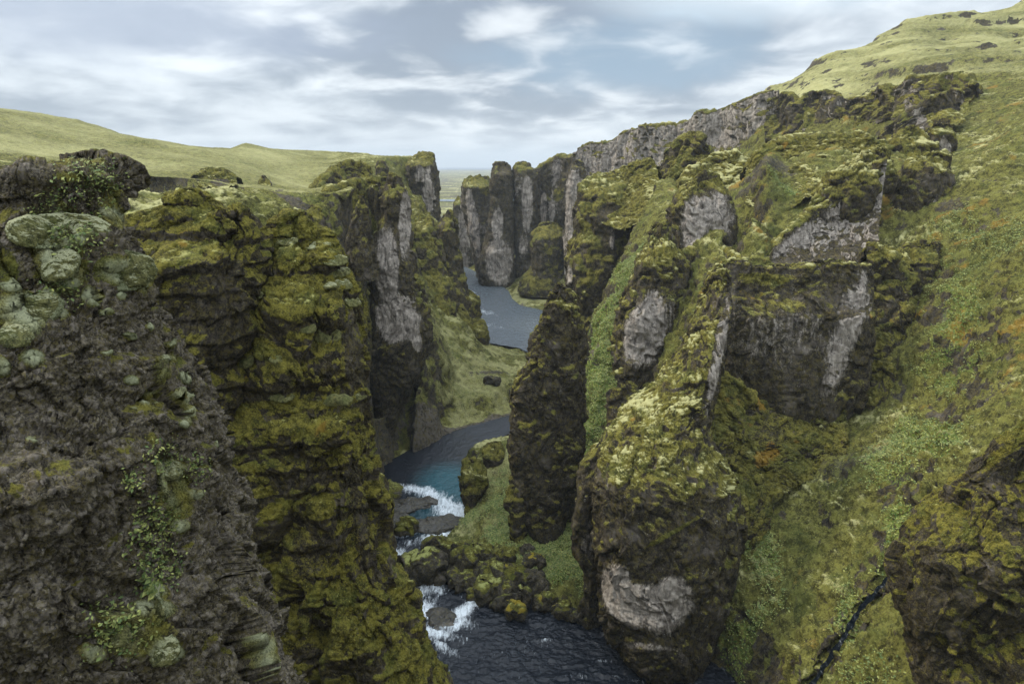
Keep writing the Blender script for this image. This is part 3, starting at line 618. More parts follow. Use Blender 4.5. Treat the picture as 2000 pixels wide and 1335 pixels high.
def build_river():
    # a sheet from bank to bank and a little under them; the banks rise through it
    n = int(1500 * Q); m = int(300 * Q)
    mid = (LB + RB) / 2; dd = np.hypot(*np.diff(mid, axis=0).T) / np.hypot(mid[1:, 0], mid[1:, 1]) + .01
    k = np.concatenate([[0], np.cumsum(dd)]); u = np.linspace(0, k[-1], n)
    l = np.stack([np.interp(u, k, LB[:, j]) for j in (0, 1)], -1); r = np.stack([np.interp(u, k, RB[:, j]) for j in (0, 1)], -1)
    wd = np.hypot(*(r - l).T)[:, None]; e = (r - l) / wd; s = np.linspace(-1, 1, m); off = s[None] * (wd / 2 + 5)
    X = ((l + r) / 2)[:, :1] + e[:, :1] * off; Y = ((l + r) / 2)[:, 1:] + e[:, 1:] * off; hw = wd[:, 0] / 2
    P = np.stack([X, Y, 0 * X], -1)
    foam = np.zeros_like(X)
    def fb(px, py, rx, ry, st, rot=0):
        c = WZ(px, py, 0); sx = c[1] / FPX * 1.05; sy = abs(WZ(px, py - 10, 0)[1] - WZ(px, py + 10, 0)[1]) / 20
        dx = (X - c[0] * Y / c[1] * 1.0) / sx; dy = -(Y - c[1]) / sy; cr, sr = math.cos(math.radians(rot)), math.sin(math.radians(rot))
        q = np.sqrt(((dx * cr + dy * sr) / rx) ** 2 + ((-dx * sr + dy * cr) / ry) ** 2)
        return np.clip(1.25 - .9 * q, 0, 1) * st
    for f in ((850,975,60,14,1,18),(880,1000,50,22,1.3,20),(815,962,60,10,1,8),(865,1044,70,12,1.1,-12),(770,1000,40,12,1,-20),(800,1040,70,8,.8,-8),(775,1090,22,30,1.0,70),(780,1125,30,40,1.2,60),(795,1165,24,64,1.2,75),(815,1195,34,46,1.1,60),(850,1150,50,16,.55,20),(830,1130,40,10,.7,30),
              (895,1200,62,16,1.05,-30),(930,1180,30,8,.8,-20),(850,1235,60,14,1.05,10),(880,1215,56,20,.9),(860,1258,34,12,.95,30),(820,1120,45,6,.6,30),(1175,1290,22,4,.45,0),(1060,1250,30,4,.4,0),(1230,1325,40,4,.35,10),
              (945,612,24,5,.6,10),(925,580,14,10,.35,60),(960,640,30,5,.35,0),(1130,1320,50,5,.35,0),(760,1060,20,8,.5,0)): foam = np.maximum(foam, fb(*f))
    teal = np.maximum(fb(885, 950, 75, 42, 1), fb(850, 1010, 80, 40, .5)); teal = ss(teal, 0, .9)
    rap = ss(-(Y - 158), 0, 16)                                 # rough water from the rapids down
    streak = fbm(P, (3.2, 5, 3), 4, 2)
    foam = np.clip(foam + 0.5 * streak * (foam > 0.02), 0, 1)
    foam = np.maximum(foam, .10 * ss(Y, 230, 330) + .10 * rap * ss(pn(P, (10, 16, 9), 9), 0, .6))
    foam = np.maximum(foam, (1 - ss(np.abs(np.abs(off) - hw[:, None]), 0, 0.9)) * 0.28 * rap)
    h = (0.16 + 0.26 * rap + .16 * ss(Y, 215, 330)) * fbm(P, (2.6, 1.8, 3), 5, 1, .66) + .25 * rap * fbm(P, (9, 6, 9), 2, 6) + foam * .28 * billow(P, 1.4, 2, 5)
    step = 0.9 * ss(Y + 0.15 * X, 138, 152)                      # the upper pool stands above the rapids
    P[..., 2] = h + step * 1.0
    flip = normals(P, False)[..., 2].mean() < 0
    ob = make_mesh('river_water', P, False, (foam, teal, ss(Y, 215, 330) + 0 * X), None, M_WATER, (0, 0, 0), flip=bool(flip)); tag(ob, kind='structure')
build_river()
# stream on the right
M_STREAM = water_material('stream_surface', (.004, .006, .008), (.01, .02, .02), rough=.35, bump=.5)
for nd in M_STREAM.node_tree.nodes:
    if nd.type == 'BSDF_PRINCIPLED': nd.inputs['Specular IOR Level'].default_value = .0
def ribbon(name, pts, hw, mat, dz=0.0, label=None):
    pts = np.array(pts); k = np.linspace(0, len(pts) - 1, 80); c = np.stack([np.interp(k, np.arange(len(pts)), pts[:, j]) for j in range(3)], -1)
    hw = hw * (1 + .45 * np.sin(np.arange(80) * .9) * np.sin(np.arange(80) * .37))[:, None]
    z, _ = ground_height(c[:, 0][None], c[:, 1][None]); zz = z[0] + dz
    zz = np.minimum.accumulate(zz[::-1])[::-1]
    t = np.gradient(c[:, :2], axis=0); t /= np.hypot(*t.T)[:, None]
    off = np.linspace(-1, 1, 7); P = np.stack([c[:, None, 0] + t[:, None, 1] * off * hw, c[:, None, 1] - t[:, None, 0] * off * hw, zz[:, None] + 0 * off], -1)
    flip = normals(P, False)[..., 2].mean() < 0
    return make_mesh(name, P, False, (np.zeros(P.shape[:2]) + .18, np.zeros(P.shape[:2]), np.zeros(P.shape[:2])), None, mat, (0, 0, 0), flip=bool(flip))
tag(ribbon('stream_water', STREAM, 0.33, M_STREAM, dz=0.22), kind='structure')
# the sea beyond the plain
msea, tse, bse = bsdf_mat('sea_water'); bse.inputs['Base Color'].default_value = (.03, .07, .11, 1); bse.inputs['Roughness'].default_value = 0.5
_s = np.array([[-24000, 12000, 9.0], [24000, 12000, 9.0], [29000, 26800, 9.0], [-29000, 26800, 9.0]]); tag(mesh_from('sea_water', _s, np.array([[0, 1, 2, 3]]), msea), kind='structure')
# silver river arms far out on the plain
mpl = water_material('plain_water', (.10, .13, .15), (.2, .25, .28), rough=0.25, bump=.1, bs=.05)
def plain_river():
    y = np.linspace(1560, 1660, 3); 
    x = np.linspace(-420, 20, 60); P = np.stack([x[None] + 0 * y[:, None], y[:, None] + 18 * np.sin(x / 45)[None] + 25 * (y[:, None] > 1600) * np.cos(x / 60)[None], 2.0 + 0 * x[None] + 0 * y[:, None]], -1)
    zz = np.zeros(P.shape[:2]); flip = normals(P, False)[..., 2].mean() < 0
    tag(make_mesh('plain_river_water', P, False, (zz, zz, zz), None, mpl, (0, 0, 0), flip=bool(flip)), kind='structure')
plain_river()
#=====ROCKS=====
# ------------------------------------------------------------------ rock formations, front to back
RC_, RW, RT = 'rock_cliff', 'rock_ridge', 'rock_tower'
CUSH_ALL = [(115, 450, 160, 60), (112, 515, 72, 62), (133, 550, 52, 36), (240, 528, 108, 66), (60, 600, 130, 62, 1), (110, 614, 60, 26, 1), (180, 580, 48, 42), (100, 572, 52, 18, 1), (30, 655, 60, 44, 1), (215, 418, 56, 30, 1), (278, 552, 28, 30), (255, 742, 30, 20), (290, 768, 28, 20), (282, 792, 20, 14), (62, 700, 54, 34), (4, 716, 30, 40), (356, 738, 34, 18), (348, 768, 24, 14), (366, 778, 16, 12), (372, 808, 20, 26), (355, 828, 20, 14), (325, 704, 40, 14), (420, 868, 14, 16), (330, 915, 56, 52, 1), (380, 966, 36, 30), (352, 1028, 50, 32, 1), (303, 1188, 90, 46, 1), (318, 1268, 70, 58), (228, 1235, 56, 52, 1), (180, 1275, 50, 38, 2), (508, 1240, 24, 46), (528, 1298, 38, 56), (310, 1155, 46, 36, 1), (250, 655, 26, 16), (205, 690, 22, 12), (20, 560, 40, 22, 1), (60, 860, 16, 12), (160, 470, 30, 20, 1), (235, 580, 24, 16), (290, 640, 22, 16), (330, 672, 30, 20), (212, 610, 26, 14)]
CUSH_A = [a for a in CUSH_ALL if a[2] * a[3] > 2600]
cliff_a = spire('rock_cliff', 'dark stony cliff filling the lower left corner, with pale grey moss cushions', 'cliff',
  [(326,75,165,25),(336,40,190,24.5),(352,10,205,24),(385,-60,216,24),(430,-150,226,23.5),(480,-250,236,23),(540,-310,244,23),(600,-360,248,22.5),(660,-390,256,22),(720,-400,270,22),(770,-410,288,21.5),(820,-420,308,21),(880,-430,328,21),(940,-440,342,21),(1000,-445,356,20.5),(1060,-450,376,20.5),(1120,-455,400,20),(1200,-460,430,20),(1270,-470,455,19.5),(1335,-480,480,19),(1450,-500,530,18.5),(1600,-520,585,18)],
  thick=0.62, sq=0.9, S=dict(big=.10, bigs=4.5, rough=.30, rs=2.0, crag=.95, fa=.8, stone=1.15, sts=.32, strata=.30, sw=.8, puff=.12, ps=.4, moss=-.50, mn=.65, pale=-.15, orange=.15, dry=.12, flute=.0, off=2.2),
  patches=[(40,360,24,110,40,-10,'rock'),(150,345,24,60,12,0,'moss',.8),(215,400,23,30,60,20,'moss',.7),(10,540,20,40,80,0,'moss',.8),(120,500,20,70,110,10,'pmoss',.8),(40,620,20,80,50,0,'pmoss',.9),(230,430,20,26,40,20,'pmoss',.7),(265,540,20,60,50,25,'pmoss',.9),(320,720,20,40,60,30,'pmoss',.45),(360,800,20,16,60,0,'pmoss',.6),(60,850,20,200,60,-10,'rock',.8),(250,1240,20,120,90,0,'pmoss',.55),(520,1280,20,22,80,12,'pmoss',.9),(345,960,20,50,110,0,'pmoss',.6)] + [(a[0], a[1], 20, a[2] * .62, a[3] * .66, 0, 'pmoss', 1.2) for a in CUSH_ALL], mat=M_FRONT, zbase=10, flare=.5, keep=True, dome=.1, crest=0.0)
spire('rock_cliff', 'shadowed cliff hung with mossy ledges, between stony corner cliff and mossy tower', 'cliff',
  [(396,345,410,52),(410,300,450,52),(430,258,478,51),(460,225,500,51),(520,210,500,50),(600,200,500,50),(700,200,500,50),(800,200,500,50),(1000,200,520,50),(1300,200,560,50)],
  thick=.62, sq=.75, S=dict(big=.12, bigs=6, rough=.7, rs=2.2, strata=.6, sw=1.7, puff=.34, ps=.65, moss=.02, mn=.75, pale=-.05, orange=.12, off=8),
  patches=[(430,600,46,160,170,0,'rock',.45),(330,440,46,50,14,0,'moss',1)], mat=M_NEAR, zbase=20, crest=.3)
cliff_c = spire('rock_tower', 'bulky mossy tower beside the rapids, with shaggy yellow moss ledges', 'rock tower',
  [(443,560,610,55),(455,525,640,55),(475,500,648,55),(500,482,660,54),(540,470,682,54),(590,462,695,53),(640,460,703,53),(700,456,712,52),(745,455,716,52),(775,440,722,51.5),(800,420,720,50.5),(830,414,721,50.5),(900,415,724,50),(960,430,735,50),(1010,440,748,50),(1060,445,752,49.5),(1110,452,762,49),(1160,462,783,48.5),(1220,475,806,48),(1280,490,832,47.5),(1335,500,862,47),(1420,510,910,46.5),(1500,520,960,46)],
  thick=.5, sq=.72, S=dict(big=.09, bigs=6, rough=.75, rs=2.3, strata=.38, sw=2.0, puff=.36, ps=.65, moss=.10, mn=.85, pale=-.10, orange=.06, flute=.35, fw=4, leaf=-.28, off=3.7),
  patches=[(690,700,50,26,90,0,'rock',.8),(590,900,47,60,70,0,'rock',.45),(600,1080,46,60,90,5,'rock',.55),(535,500,50,50,20,0,'moss',1),(570,790,47,150,18,0,'moss',1),(700,1000,49,25,170,-8,'rock',.6),(650,1250,46,200,60,0,'moss',.7)], mat=M_NEAR, zbase=2, keep=True, crest=.5)
spire('rock_buttress', 'narrow dark buttress against the tower foot, just left of the rapids', 'rock',
  [(925,716,730,60),(960,712,742,60),(1010,700,748,60),(1060,700,754,60),(1120,690,762,60),(1300,680,800,60)], thick=1.0, S=dict(big=.08, bigs=3, rough=.3, rs=1.5, moss=-.25, puff=.2, ps=.8), mat=M_NEAR, zbase=0)
# --- mid left
wall('rock_ridge', 'long mossy ridge running out to the tall fin with the grey face', 'cliff',
  [(640,378,180),(675,366,192),(710,358,202),(740,352,210),(770,354,218)], [(640,560,158),(672,600,166),(700,640,174),(722,660,186),(750,660,204)],
  S=dict(big=.10, bigs=14, flute=1.2, fw=8, rough=1.3, rs=5, puff=.9, ps=2, moss=.32, mn=.55, pale=-.05, orange=.05), width=2.5, steep=1.4, mat=M_MID)
spire('rock_fin', 'tall knife edged fin with a long smooth grey face, left of the green spit', 'rock fin',
  [(346,760,771,193),(362,751,785,193),(380,746,793,192),(420,742,799,191),(460,738,804,190),(500,732,811,189),(540,727,822,188),(580,721,834,187),(620,714,845,186),(660,708,849,185),(700,706,836,184),(740,712,815,184),(790,722,790,184),(850,735,765,184)],
  thick=.6, sq=1.1, shear=-.3, S=dict(big=.07, bigs=14, rough=1.0, rs=5, puff=.8, ps=1.8, moss=-.15, mn=.5, pale=.1, bareauto=-.1, fw=8, off=5.5),
  patches=[(757,520,182,27,90,3,'bare',1.7),(776,622,180,52,56,14,'bare',1.7),(791,440,186,14,76,3,'bare',1.6),(812,660,180,14,36,-8,'bare',1.2)], mat=M_MID, zbase=5)
spire('rock_spike', 'small dark spike standing in the mossy hollow above the tower', 'rock spike',
  [(388,700,708,158),(410,692,715,157),(440,686,720,156),(475,680,725,155),(510,678,735,154)], thick=1.0, S=dict(big=.08, bigs=5, rough=.7, rs=3, moss=-.2, puff=.5), mat=M_MID, zbase=55)
spire('rock_spike', 'low rounded knob with moss cap, left of the small dark spike', 'rock spike',
  [(408,606,622,140),(420,596,632,140),(445,590,640,139),(480,585,650,138)], thick=1.0, S=dict(big=.08, bigs=5, rough=.7, rs=3, moss=.1, puff=.6), mat=M_MID, zbase=50)
spire('rock_spike', 'tiny black pinnacle on the grass hill behind the ridge', 'rock spike',
  [(348,509,519,240),(358,504,526,240),(372,500,532,238)], thick=1.0, S=dict(big=.08, bigs=4, rough=.6, rs=3, moss=-.3, puff=.3), mat=M_FAR, zbase=60)
wall('rock_outcrop', 'dark overhanging outcrop under green turf, left of the far headland', 'rock outcrop',
  [(628,372,262),(650,340,272),(685,322,280),(712,324,282),(726,340,282)], [(620,392,250),(650,395,255),(690,392,262),(715,385,268),(730,375,275)],
  S=dict(big=.10, bigs=9, flute=1.2, fw=7, rough=1.2, rs=4, moss=.12, puff=.9, ps=2), width=4, patches=[(695,352,270,26,18,0,'rock',1)], mat=M_FAR)
wall('rock_outcrop', 'mossy outcrop low on the grass hill, above the ridge path', 'rock outcrop',
  [(385,345,215),(410,336,222),(440,338,224),(462,350,222)], [(385,362,205),(410,368,205),(440,368,208),(465,362,212)],
  S=dict(big=.10, bigs=7, rough=1.2, rs=4, moss=.1, puff=.8, ps=2), width=4, patches=[(430,356,212,22,9,0,'rock',1)], mat=M_FAR)
spire('rock_spike', 'lone dark thumb of rock on the turf beside the headland', 'rock spike', [(318,738,752,330),(330,735,757,330),(352,732,760,328)], thick=.9, S=dict(big=.08, bigs=5, rough=.8, rs=3, moss=-.2, puff=.3), mat=M_FAR, zbase=60)
spire('rock_cliff', 'steep headland at the far end of the left rim, dark with a grey streak', 'cliff',
  [(303,815,846,400),(315,800,848,400),(340,792,853,400),(370,790,857,400),(400,795,858,400),(430,812,860,398),(460,815,866,395),(500,815,880,392)], thick=1.6, shear=-.5, sq=.8,
  S=dict(big=.10, bigs=16, flute=1.8, fw=8, rough=1.3, rs=6, moss=-.05, puff=.8, ps=2.4, bareauto=.1, pale=-.05), patches=[(836,395,385,10,75,3,'bare',1.5),(818,340,385,16,24,0,'bare',.6)], mat=M_FAR, zbase=0)
spire('rock_cliff', 'moss covered shoulder below the headland, above the far bend', 'cliff',
  [(378,785,800,345),(390,778,820,340),(420,770,835,335),(450,765,860,330),(500,760,880,325)], thick=1.1, S=dict(big=.1, bigs=12, rough=1.4, rs=6, moss=.25, puff=1.0, ps=2.4, pale=.05), mat=M_FAR, zbase=5)
spire('rock_fin', 'dark bushy fin beside the far bend of the river', 'rock fin',
  [(418,872,886,300),(435,862,890,299),(470,850,893,297),(510,838,900,295),(545,828,905,292),(575,822,912,290),(610,820,920,287),(640,822,925,285),(665,830,920,285)], thick=1.1, sq=.9,
  S=dict(big=.12, bigs=10, flute=1.6, fw=7, rough=1.5, rs=5, moss=-.02, puff=1.2, ps=2.2, mn=.6, bareauto=-.15), mat=M_MID, zbase=0)
spire('rock_fin', 'lower dark fin with small notched top, left of the bushy fin', 'rock fin',
  [(428,818,845,285),(445,808,850,284),(480,800,860,282),(520,798,868,278),(560,800,880,272),(600,808,890,266),(640,815,890,262)], thick=1.1, sq=.9,
  S=dict(big=.12, bigs=10, flute=1.2, fw=7, rough=1.4, rs=5, moss=.05, puff=1.0, ps=2.2, mn=.6), mat=M_MID, zbase=8)
for lv, lb in ((((572,895,925,292),(590,890,936,291),(615,892,936,290)), 'round mossy lump overhanging the far bend, highest of three'),
               (((600,860,905,278),(620,850,918,277),(650,850,930,276),(668,870,930,275)), 'broad mossy lump on the slope between the fin and two smaller lumps'),
               (((628,918,945,280),(645,905,953,279),(670,908,955,278),(680,925,950,278)), 'dark mossy boulder at the top of the green spit')):
    spire('rock_outcrop', lb, 'rock outcrop', list(lv), thick=1.0, S=dict(big=.12, bigs=7, rough=1.0, rs=3.5, moss=.12, puff=1.2, ps=2.0), mat=M_MID, zbase=3, group='mossy lumps by the far bend')
# --- far right wall of columns
FS = dict(big=.08, bigs=16, flute=2.0, fw=9, rough=1.2, rs=6, moss=-.22, puff=.9, ps=2.6, bareauto=.18, pale=.05)
spire('rock_column', 'pale low column at the far river mouth, leftmost of the far columns', 'rock column',
  [(388,893,905,560),(400,886,915,560),(430,884,920,560),(470,884,926,560),(492,886,932,560)], thick=1.2, S={**FS, 'fw': 14}, patches=[(908,450,540,22,45,0,'bare',1.5)], mat=M_FAR)
spire('rock_column', 'column with a mossy shoulder behind the pale low column', 'rock column',
  [(348,915,955,510),(360,905,960,510),(385,903,965,510),(420,908,968,508),(450,912,972,506),(490,922,975,504),(530,930,980,502)], thick=1.3, S={**FS, 'moss': -.1}, patches=[(925,440,490,12,75,-8,'bare',1.5),(950,370,490,24,16,0,'moss',.8)], mat=M_FAR)
spire('rock_column', 'tallest far column, slender twin left of the dark cleft, foot in the river', 'rock column',
  [(322,964,994,474),(330,960,999,474),(360,959,1001,473),(400,959,1002,472),(440,955,1003,471),(470,948,1003,470),(500,938,1004,469),(530,933,1005,468),(550,936,1003,467),(562,965,1000,467)], thick=1.1, sq=.75,
  S={**FS, 'flute': 1.2, 'moss': -.3, 'bareauto': .02}, patches=[(972,440,460,13,40,0,'bare',1.5),(975,510,460,30,55,0,'bare',1.5),(985,350,460,20,40,0,'rock',.8)], mat=M_FAR)
spire('rock_column', 'broad twin column right of the dark cleft, mossy topped', 'rock column',
  [(320,1008,1034,476),(330,1004,1042,476),(360,1003,1048,475),(400,1004,1050,474),(440,1004,1050,473),(480,1006,1050,472),(510,1008,1048,471),(540,1008,1050,470)], thick=1.2, sq=.75,
  S={**FS, 'flute': 1.4, 'bareauto': .05}, patches=[(1030,400,462,13,60,0,'bare',1.5),(1022,480,462,14,30,0,'bare',.7),(1020,325,462,24,10,0,'moss',1)], mat=M_FAR)
wall('rock_ridge', 'dark recessed wall with grey ribs, right of the twin columns', 'cliff',
  [(1040,335,486),(1062,325,484),(1085,312,480),(1110,310,472),(1125,300,462)], [(1040,560,475),(1062,545,468),(1085,545,462),(1105,545,455),(1125,540,448)],
  S={**FS, 'flute': 2.6, 'fw': 12, 'bareauto': .12}, width=9, patches=[(1062,410,470,7,40,0,'bare',1.5),(1078,415,470,7,26,0,'bare',1.5),(1090,380,470,14,20,0,'moss',.8)], mat=M_FAR, steep=2.5)
spire('rock_outcrop', 'bushy green mound at the foot of the recessed wall', 'rock outcrop', [(442,1055,1090,430),(455,1042,1098,428),(480,1038,1100,426),(505,1040,1100,425)], thick=1.1, S=dict(big=.1, bigs=9, rough=1.5, rs=4, moss=.0, mn=.9, puff=1.6, ps=1.8, pale=-.35), mat=M_FAR, zbase=6)
spire('rock_outcrop', 'olive mossy cone above the riverside meadow', 'rock outcrop', [(495,1068,1095,432),(512,1050,1108,431),(532,1030,1115,430),(550,1018,1118,428),(558,1015,1118,427)], thick=1.0, S=dict(big=.10, bigs=9, rough=1.4, rs=4, moss=.0, mn=.9, puff=.9, ps=1.6, pale=-.25), mat=M_FAR, zbase=2)
spire('rock_column', 'tall pale slab column at the near end of the far wall', 'rock column',
  [(318,1118,1138,415),(330,1110,1142,415),(360,1107,1146,414),(400,1106,1148,413),(440,1105,1150,412),(480,1104,1150,411),(510,1106,1150,410)], thick=1.3, sq=.75,
  S={**FS, 'flute': 1.0}, patches=[(1120,400,402,17,95,0,'bare',1.5)], mat=M_FAR)
wall('rock_ridge', 'long grey columned rim wall climbing to the upper right', 'cliff',
  [(1118,300,432),(1150,282,428),(1185,280,420),(1215,262,412),(1245,250,402),(1290,246,395),(1340,240,385),(1352,226,380),(1400,218,370),(1440,203,362),(1480,188,354),(1520,178,345)],
  [(1118,470,415),(1150,450,408),(1185,440,398),(1215,430,388),(1245,425,378),(1290,410,368),(1340,400,356),(1352,395,352),(1400,385,342),(1440,375,334),(1480,370,326),(1520,360,318)],
  S={**FS, 'flute': 4.0, 'fw': 16, 'big': .10, 'bareauto': .55, 'rough': 1.8, 'moss': -.14}, width=4, steep=3.2, mat=M_FAR)
wall('rock_ridge', 'row of dark fluted ribs under the right hillside turf', 'cliff',
  [(1500,196,335),(1530,186,330),(1560,198,322),(1590,184,318),(1620,182,312),(1650,196,305),(1690,190,296),(1720,176,290),(1760,172,284)],
  [(1500,350,300),(1530,340,298),(1560,340,292),(1590,330,288),(1620,325,284),(1650,320,278),(1690,315,270),(1720,310,265),(1760,300,260)],
  S={**FS, 'flute': 5.0, 'fw': 13, 'bareauto': .16, 'rough': 1.6, 'moss': -.06}, width=3.5, steep=3.0, mat=M_FAR)
wall('rock_ridge', 'blocky dark cliffs under the turf at the upper right', 'cliff',
  [(1745,182,276),(1770,160,272),(1800,155,268),(1850,152,262),(1880,155,256),(1900,170,250)], [(1745,300,250),(1770,290,246),(1800,280,240),(1850,272,234),(1880,262,230),(1900,240,228)],
  S={**FS, 'flute': 4.0, 'fw': 15, 'bareauto': .12, 'moss': .02, 'rough': 1.8}, width=4, steep=2.6, mat=M_FAR)
wall('rock_fin', 'slanting grey ledge fin at the upper right, climbing to the hillside', 'rock fin',
  [(1722,268,238),(1742,245,238),(1775,222,237),(1800,205,236),(1830,190,235),(1862,178,234),(1880,185,234)], [(1722,300,228),(1745,300,226),(1775,290,224),(1800,285,222),(1830,270,220),(1862,250,220),(1885,235,222)],
  S={**FS, 'flute': 2.6, 'fw': 9, 'bareauto': .10}, width=2.2, steep=3, patches=[(1800,240,226,14,18,0,'bare',.8),(1845,205,226,30,14,-20,'rock',.8)], mat=M_FAR)
wall('rock_ridge', 'shaggy knuckled ridge between the rim wall and the oval faced block', 'cliff',
  [(1285,330,292),(1300,300,288),(1318,278,284),(1340,262,280),(1362,268,276),(1380,292,272),(1395,320,268)], [(1280,400,272),(1300,400,266),(1318,395,262),(1340,390,258),(1362,385,254),(1380,385,250),(1400,385,246)],
  S=dict(big=.12, bigs=10, flute=2.4, fw=8, rough=2.0, rs=5, moss=.10, mn=.7, puff=1.3, ps=2.2, pale=-.05), width=3, steep=2.4, mat=M_FAR)
# --- middle right
spire('rock_buttress', 'mossy stepped buttress with dark hollow face, beside the green gully', 'cliff',
  [(348,1150,1215,262),(362,1138,1245,260),(385,1133,1262,258),(420,1128,1262,255),(460,1125,1256,252),(490,1112,1245,250),(520,1108,1238,248),(560,1108,1215,246),(585,1115,1195,245)], thick=.9, sq=.8,
  S=dict(big=.11, bigs=11, flute=1.8, fw=8, rough=1.7, rs=5, strata=.8, sw=7, moss=.02, mn=.6, puff=1.1, ps=2.0, pale=.1), patches=[(1195,460,238,7,34,0,'bare',1.5),(1180,440,238,26,60,0,'rock',.8),(1112,540,238,8,30,0,'bare',.9)], mat=M_MID, zbase=8)
wall('rock_ridge', 'green crested ridge sloping up from the stepped buttress', 'cliff',
  [(1150,356,262),(1180,348,262),(1215,334,260),(1240,322,258),(1262,318,254),(1285,330,250)], [(1150,430,248),(1185,440,240),(1215,450,232),(1245,440,226),(1270,410,224),(1295,390,224)],
  S=dict(big=.1, bigs=10, rough=1.6, rs=5, flute=1.2, fw=8, moss=.25, mn=.6, puff=1.2, ps=2.0, pale=.1), width=4, steep=1.6, mat=M_MID)
wall('rock_ridge', 'mossy double ridge rising behind the oval faced block', 'cliff',
  [(1330,372,222),(1360,345,226),(1385,325,230),(1410,310,232),(1445,305,232),(1475,318,230)], [(1335,420,206),(1360,420,206),(1385,410,206),(1410,400,206),(1445,390,206),(1480,385,206)],
  S=dict(big=.12, bigs=9, rough=1.7, rs=4, flute=1.5, fw=7, moss=.3, mn=.6, puff=1.2, ps=1.9, pale=.28), width=5, steep=1.6, mat=M_MID)
spire('rock_column', 'squat block with a large smooth oval grey face and moss cap', 'rock column',
  [(345,1368,1392,184),(358,1355,1405,184),(378,1325,1420,184),(400,1312,1432,183),(430,1304,1436,182),(460,1302,1436,181),(498,1305,1430,180),(520,1310,1425,180)], thick=.6, sq=.75,
  S=dict(big=.07, bigs=10, rough=1.0, rs=4, moss=-.12, mn=.5, puff=.9, ps=1.8, pale=.15), patches=[(1378,440,174,56,80,6,'bare',1.7),(1390,360,178,40,14,-10,'moss',1)], mat=M_MID, zbase=50)
spire('rock_tower', 'thick necked tower with a mossy cap and pale lower face, right of the gully', 'rock tower',
  [(442,1280,1312,172),(452,1268,1318,172),(470,1262,1320,172),(488,1256,1325,171),(505,1246,1340,170),(530,1240,1345,169),(560,1228,1345,168),(600,1212,1340,166),(640,1203,1330,165),(680,1196,1325,164),(715,1188,1322,163),(760,1180,1310,162),(800,1178,1300,160)], thick=.8, sq=.85, shear=.25,
  S=dict(big=.10, bigs=9, rough=1.2, rs=4, moss=-.12, mn=.55, puff=1.0, ps=1.7, pale=.2, orange=.1), patches=[(1264,645,155,50,92,10,'bare',1.6),(1310,620,156,14,60,0,'bare',.45),(1300,495,160,60,14,0,'moss',1)], mat=M_MID, zbase=20)
wall('rock_ridge', 'dark mossy saddle joining the thick necked tower to the flat topped block', 'cliff',
  [(1310,500,170),(1350,498,172),(1390,498,170),(1430,512,160),(1450,520,152)], [(1310,720,156),(1340,700,154),(1370,660,152),(1400,640,148),(1430,620,144)],
  S=dict(big=.12, bigs=9, rough=1.6, rs=4, moss=.0, mn=.6, puff=1.0, ps=1.8, flute=1.0, fw=7), width=4, steep=2.2, mat=M_MID)
wall('rock_ridge', 'long moss crowned ridge with bright green crest, above the big grey face', 'cliff',
  [(1455,330,214),(1480,305,214),(1520,284,213),(1560,276,212),(1610,272,210),(1660,270,207),(1700,278,204),(1740,296,200)], [(1455,400,192),(1490,420,186),(1520,430,182),(1560,400,182),(1610,380,182),(1660,370,184),(1700,370,186),(1740,380,188)],
  S=dict(big=.12, bigs=9, rough=1.4, rs=4, flute=.8, fw=8, strata=.5, sw=5, moss=.38, mn=.75, puff=1.1, ps=1.8, pale=.10, orange=.16), width=5, steep=1.3, mat=M_MID)
wall('rock_fin', 'slanted fin with the widest pale grey face, moss along its rising edge', 'rock fin',
  [(1500,508,158),(1530,476,162),(1565,440,165),(1600,412,167),(1632,396,168),(1665,372,169),(1695,340,170),(1715,322,170),(1732,312,170)],
  [(1500,522,155),(1535,525,153),(1570,525,152),(1600,525,152),(1632,522,152),(1662,512,153),(1690,500,154),(1706,490,155),(1716,480,156)],
  S=dict(big=.06, bigs=9, rough=.9, rs=3.5, flute=1.2, fw=8, moss=-.12, mn=.5, puff=.9, ps=1.5, pale=.2), width=2.6, steep=4,
  patches=[(1600,480,156,105,58,-22,'bare',1.8),(1665,450,158,72,76,-20,'bare',1.8),(1708,400,162,22,95,12,'bare',1.8),(1550,500,155,50,26,0,'bare',1.5),(1625,430,158,26,9,-25,'rock',.6)], mat=M_MID)
spire('rock_outcrop', 'knuckly moss topped crag at the upper end of the slanted fin', 'rock outcrop', [(300,1700,1740,176),(315,1670,1742,175),(340,1625,1738,174),(370,1600,1728,173),(400,1590,1715,172)], thick=.6,
  S=dict(big=.14, bigs=7, rough=1.3, rs=3, moss=.15, mn=.6, puff=1.2, ps=1.5, pale=.2, flute=1, fw=5), mat=M_MID, zbase=60)
spire('rock_tower', 'dark rounded tower with a thin pale streak, right of the slanted fin', 'rock tower',
  [(302,1812,1842,178),(312,1795,1850,178),(330,1770,1853,177),(360,1750,1856,176),(400,1735,1854,175),(440,1722,1850,174),(480,1716,1846,173),(520,1712,1842,172)], thick=.65, sq=.8,
  S=dict(big=.09, bigs=9, rough=1.2, rs=4, moss=-.10, mn=.5, puff=.9, ps=1.6, pale=.1, flute=1.2, fw=8), patches=[(1815,430,166,5,55,8,'bare',1.5),(1845,420,166,8,60,0,'rock',.5)], mat=M_MID, zbase=45)
spire('rock_outcrop', 'mossy lump with orange tinge on the crest, behind the dark rounded tower', 'rock outcrop', [(258,1760,1800,206),(270,1745,1815,205),(295,1738,1820,204),(330,1735,1825,203)], thick=.8, S=dict(big=.12, bigs=7, rough=1.2, rs=3, moss=.2, puff=1.0, ps=1.7, pale=.2, orange=.2), mat=M_MID, zbase=65)
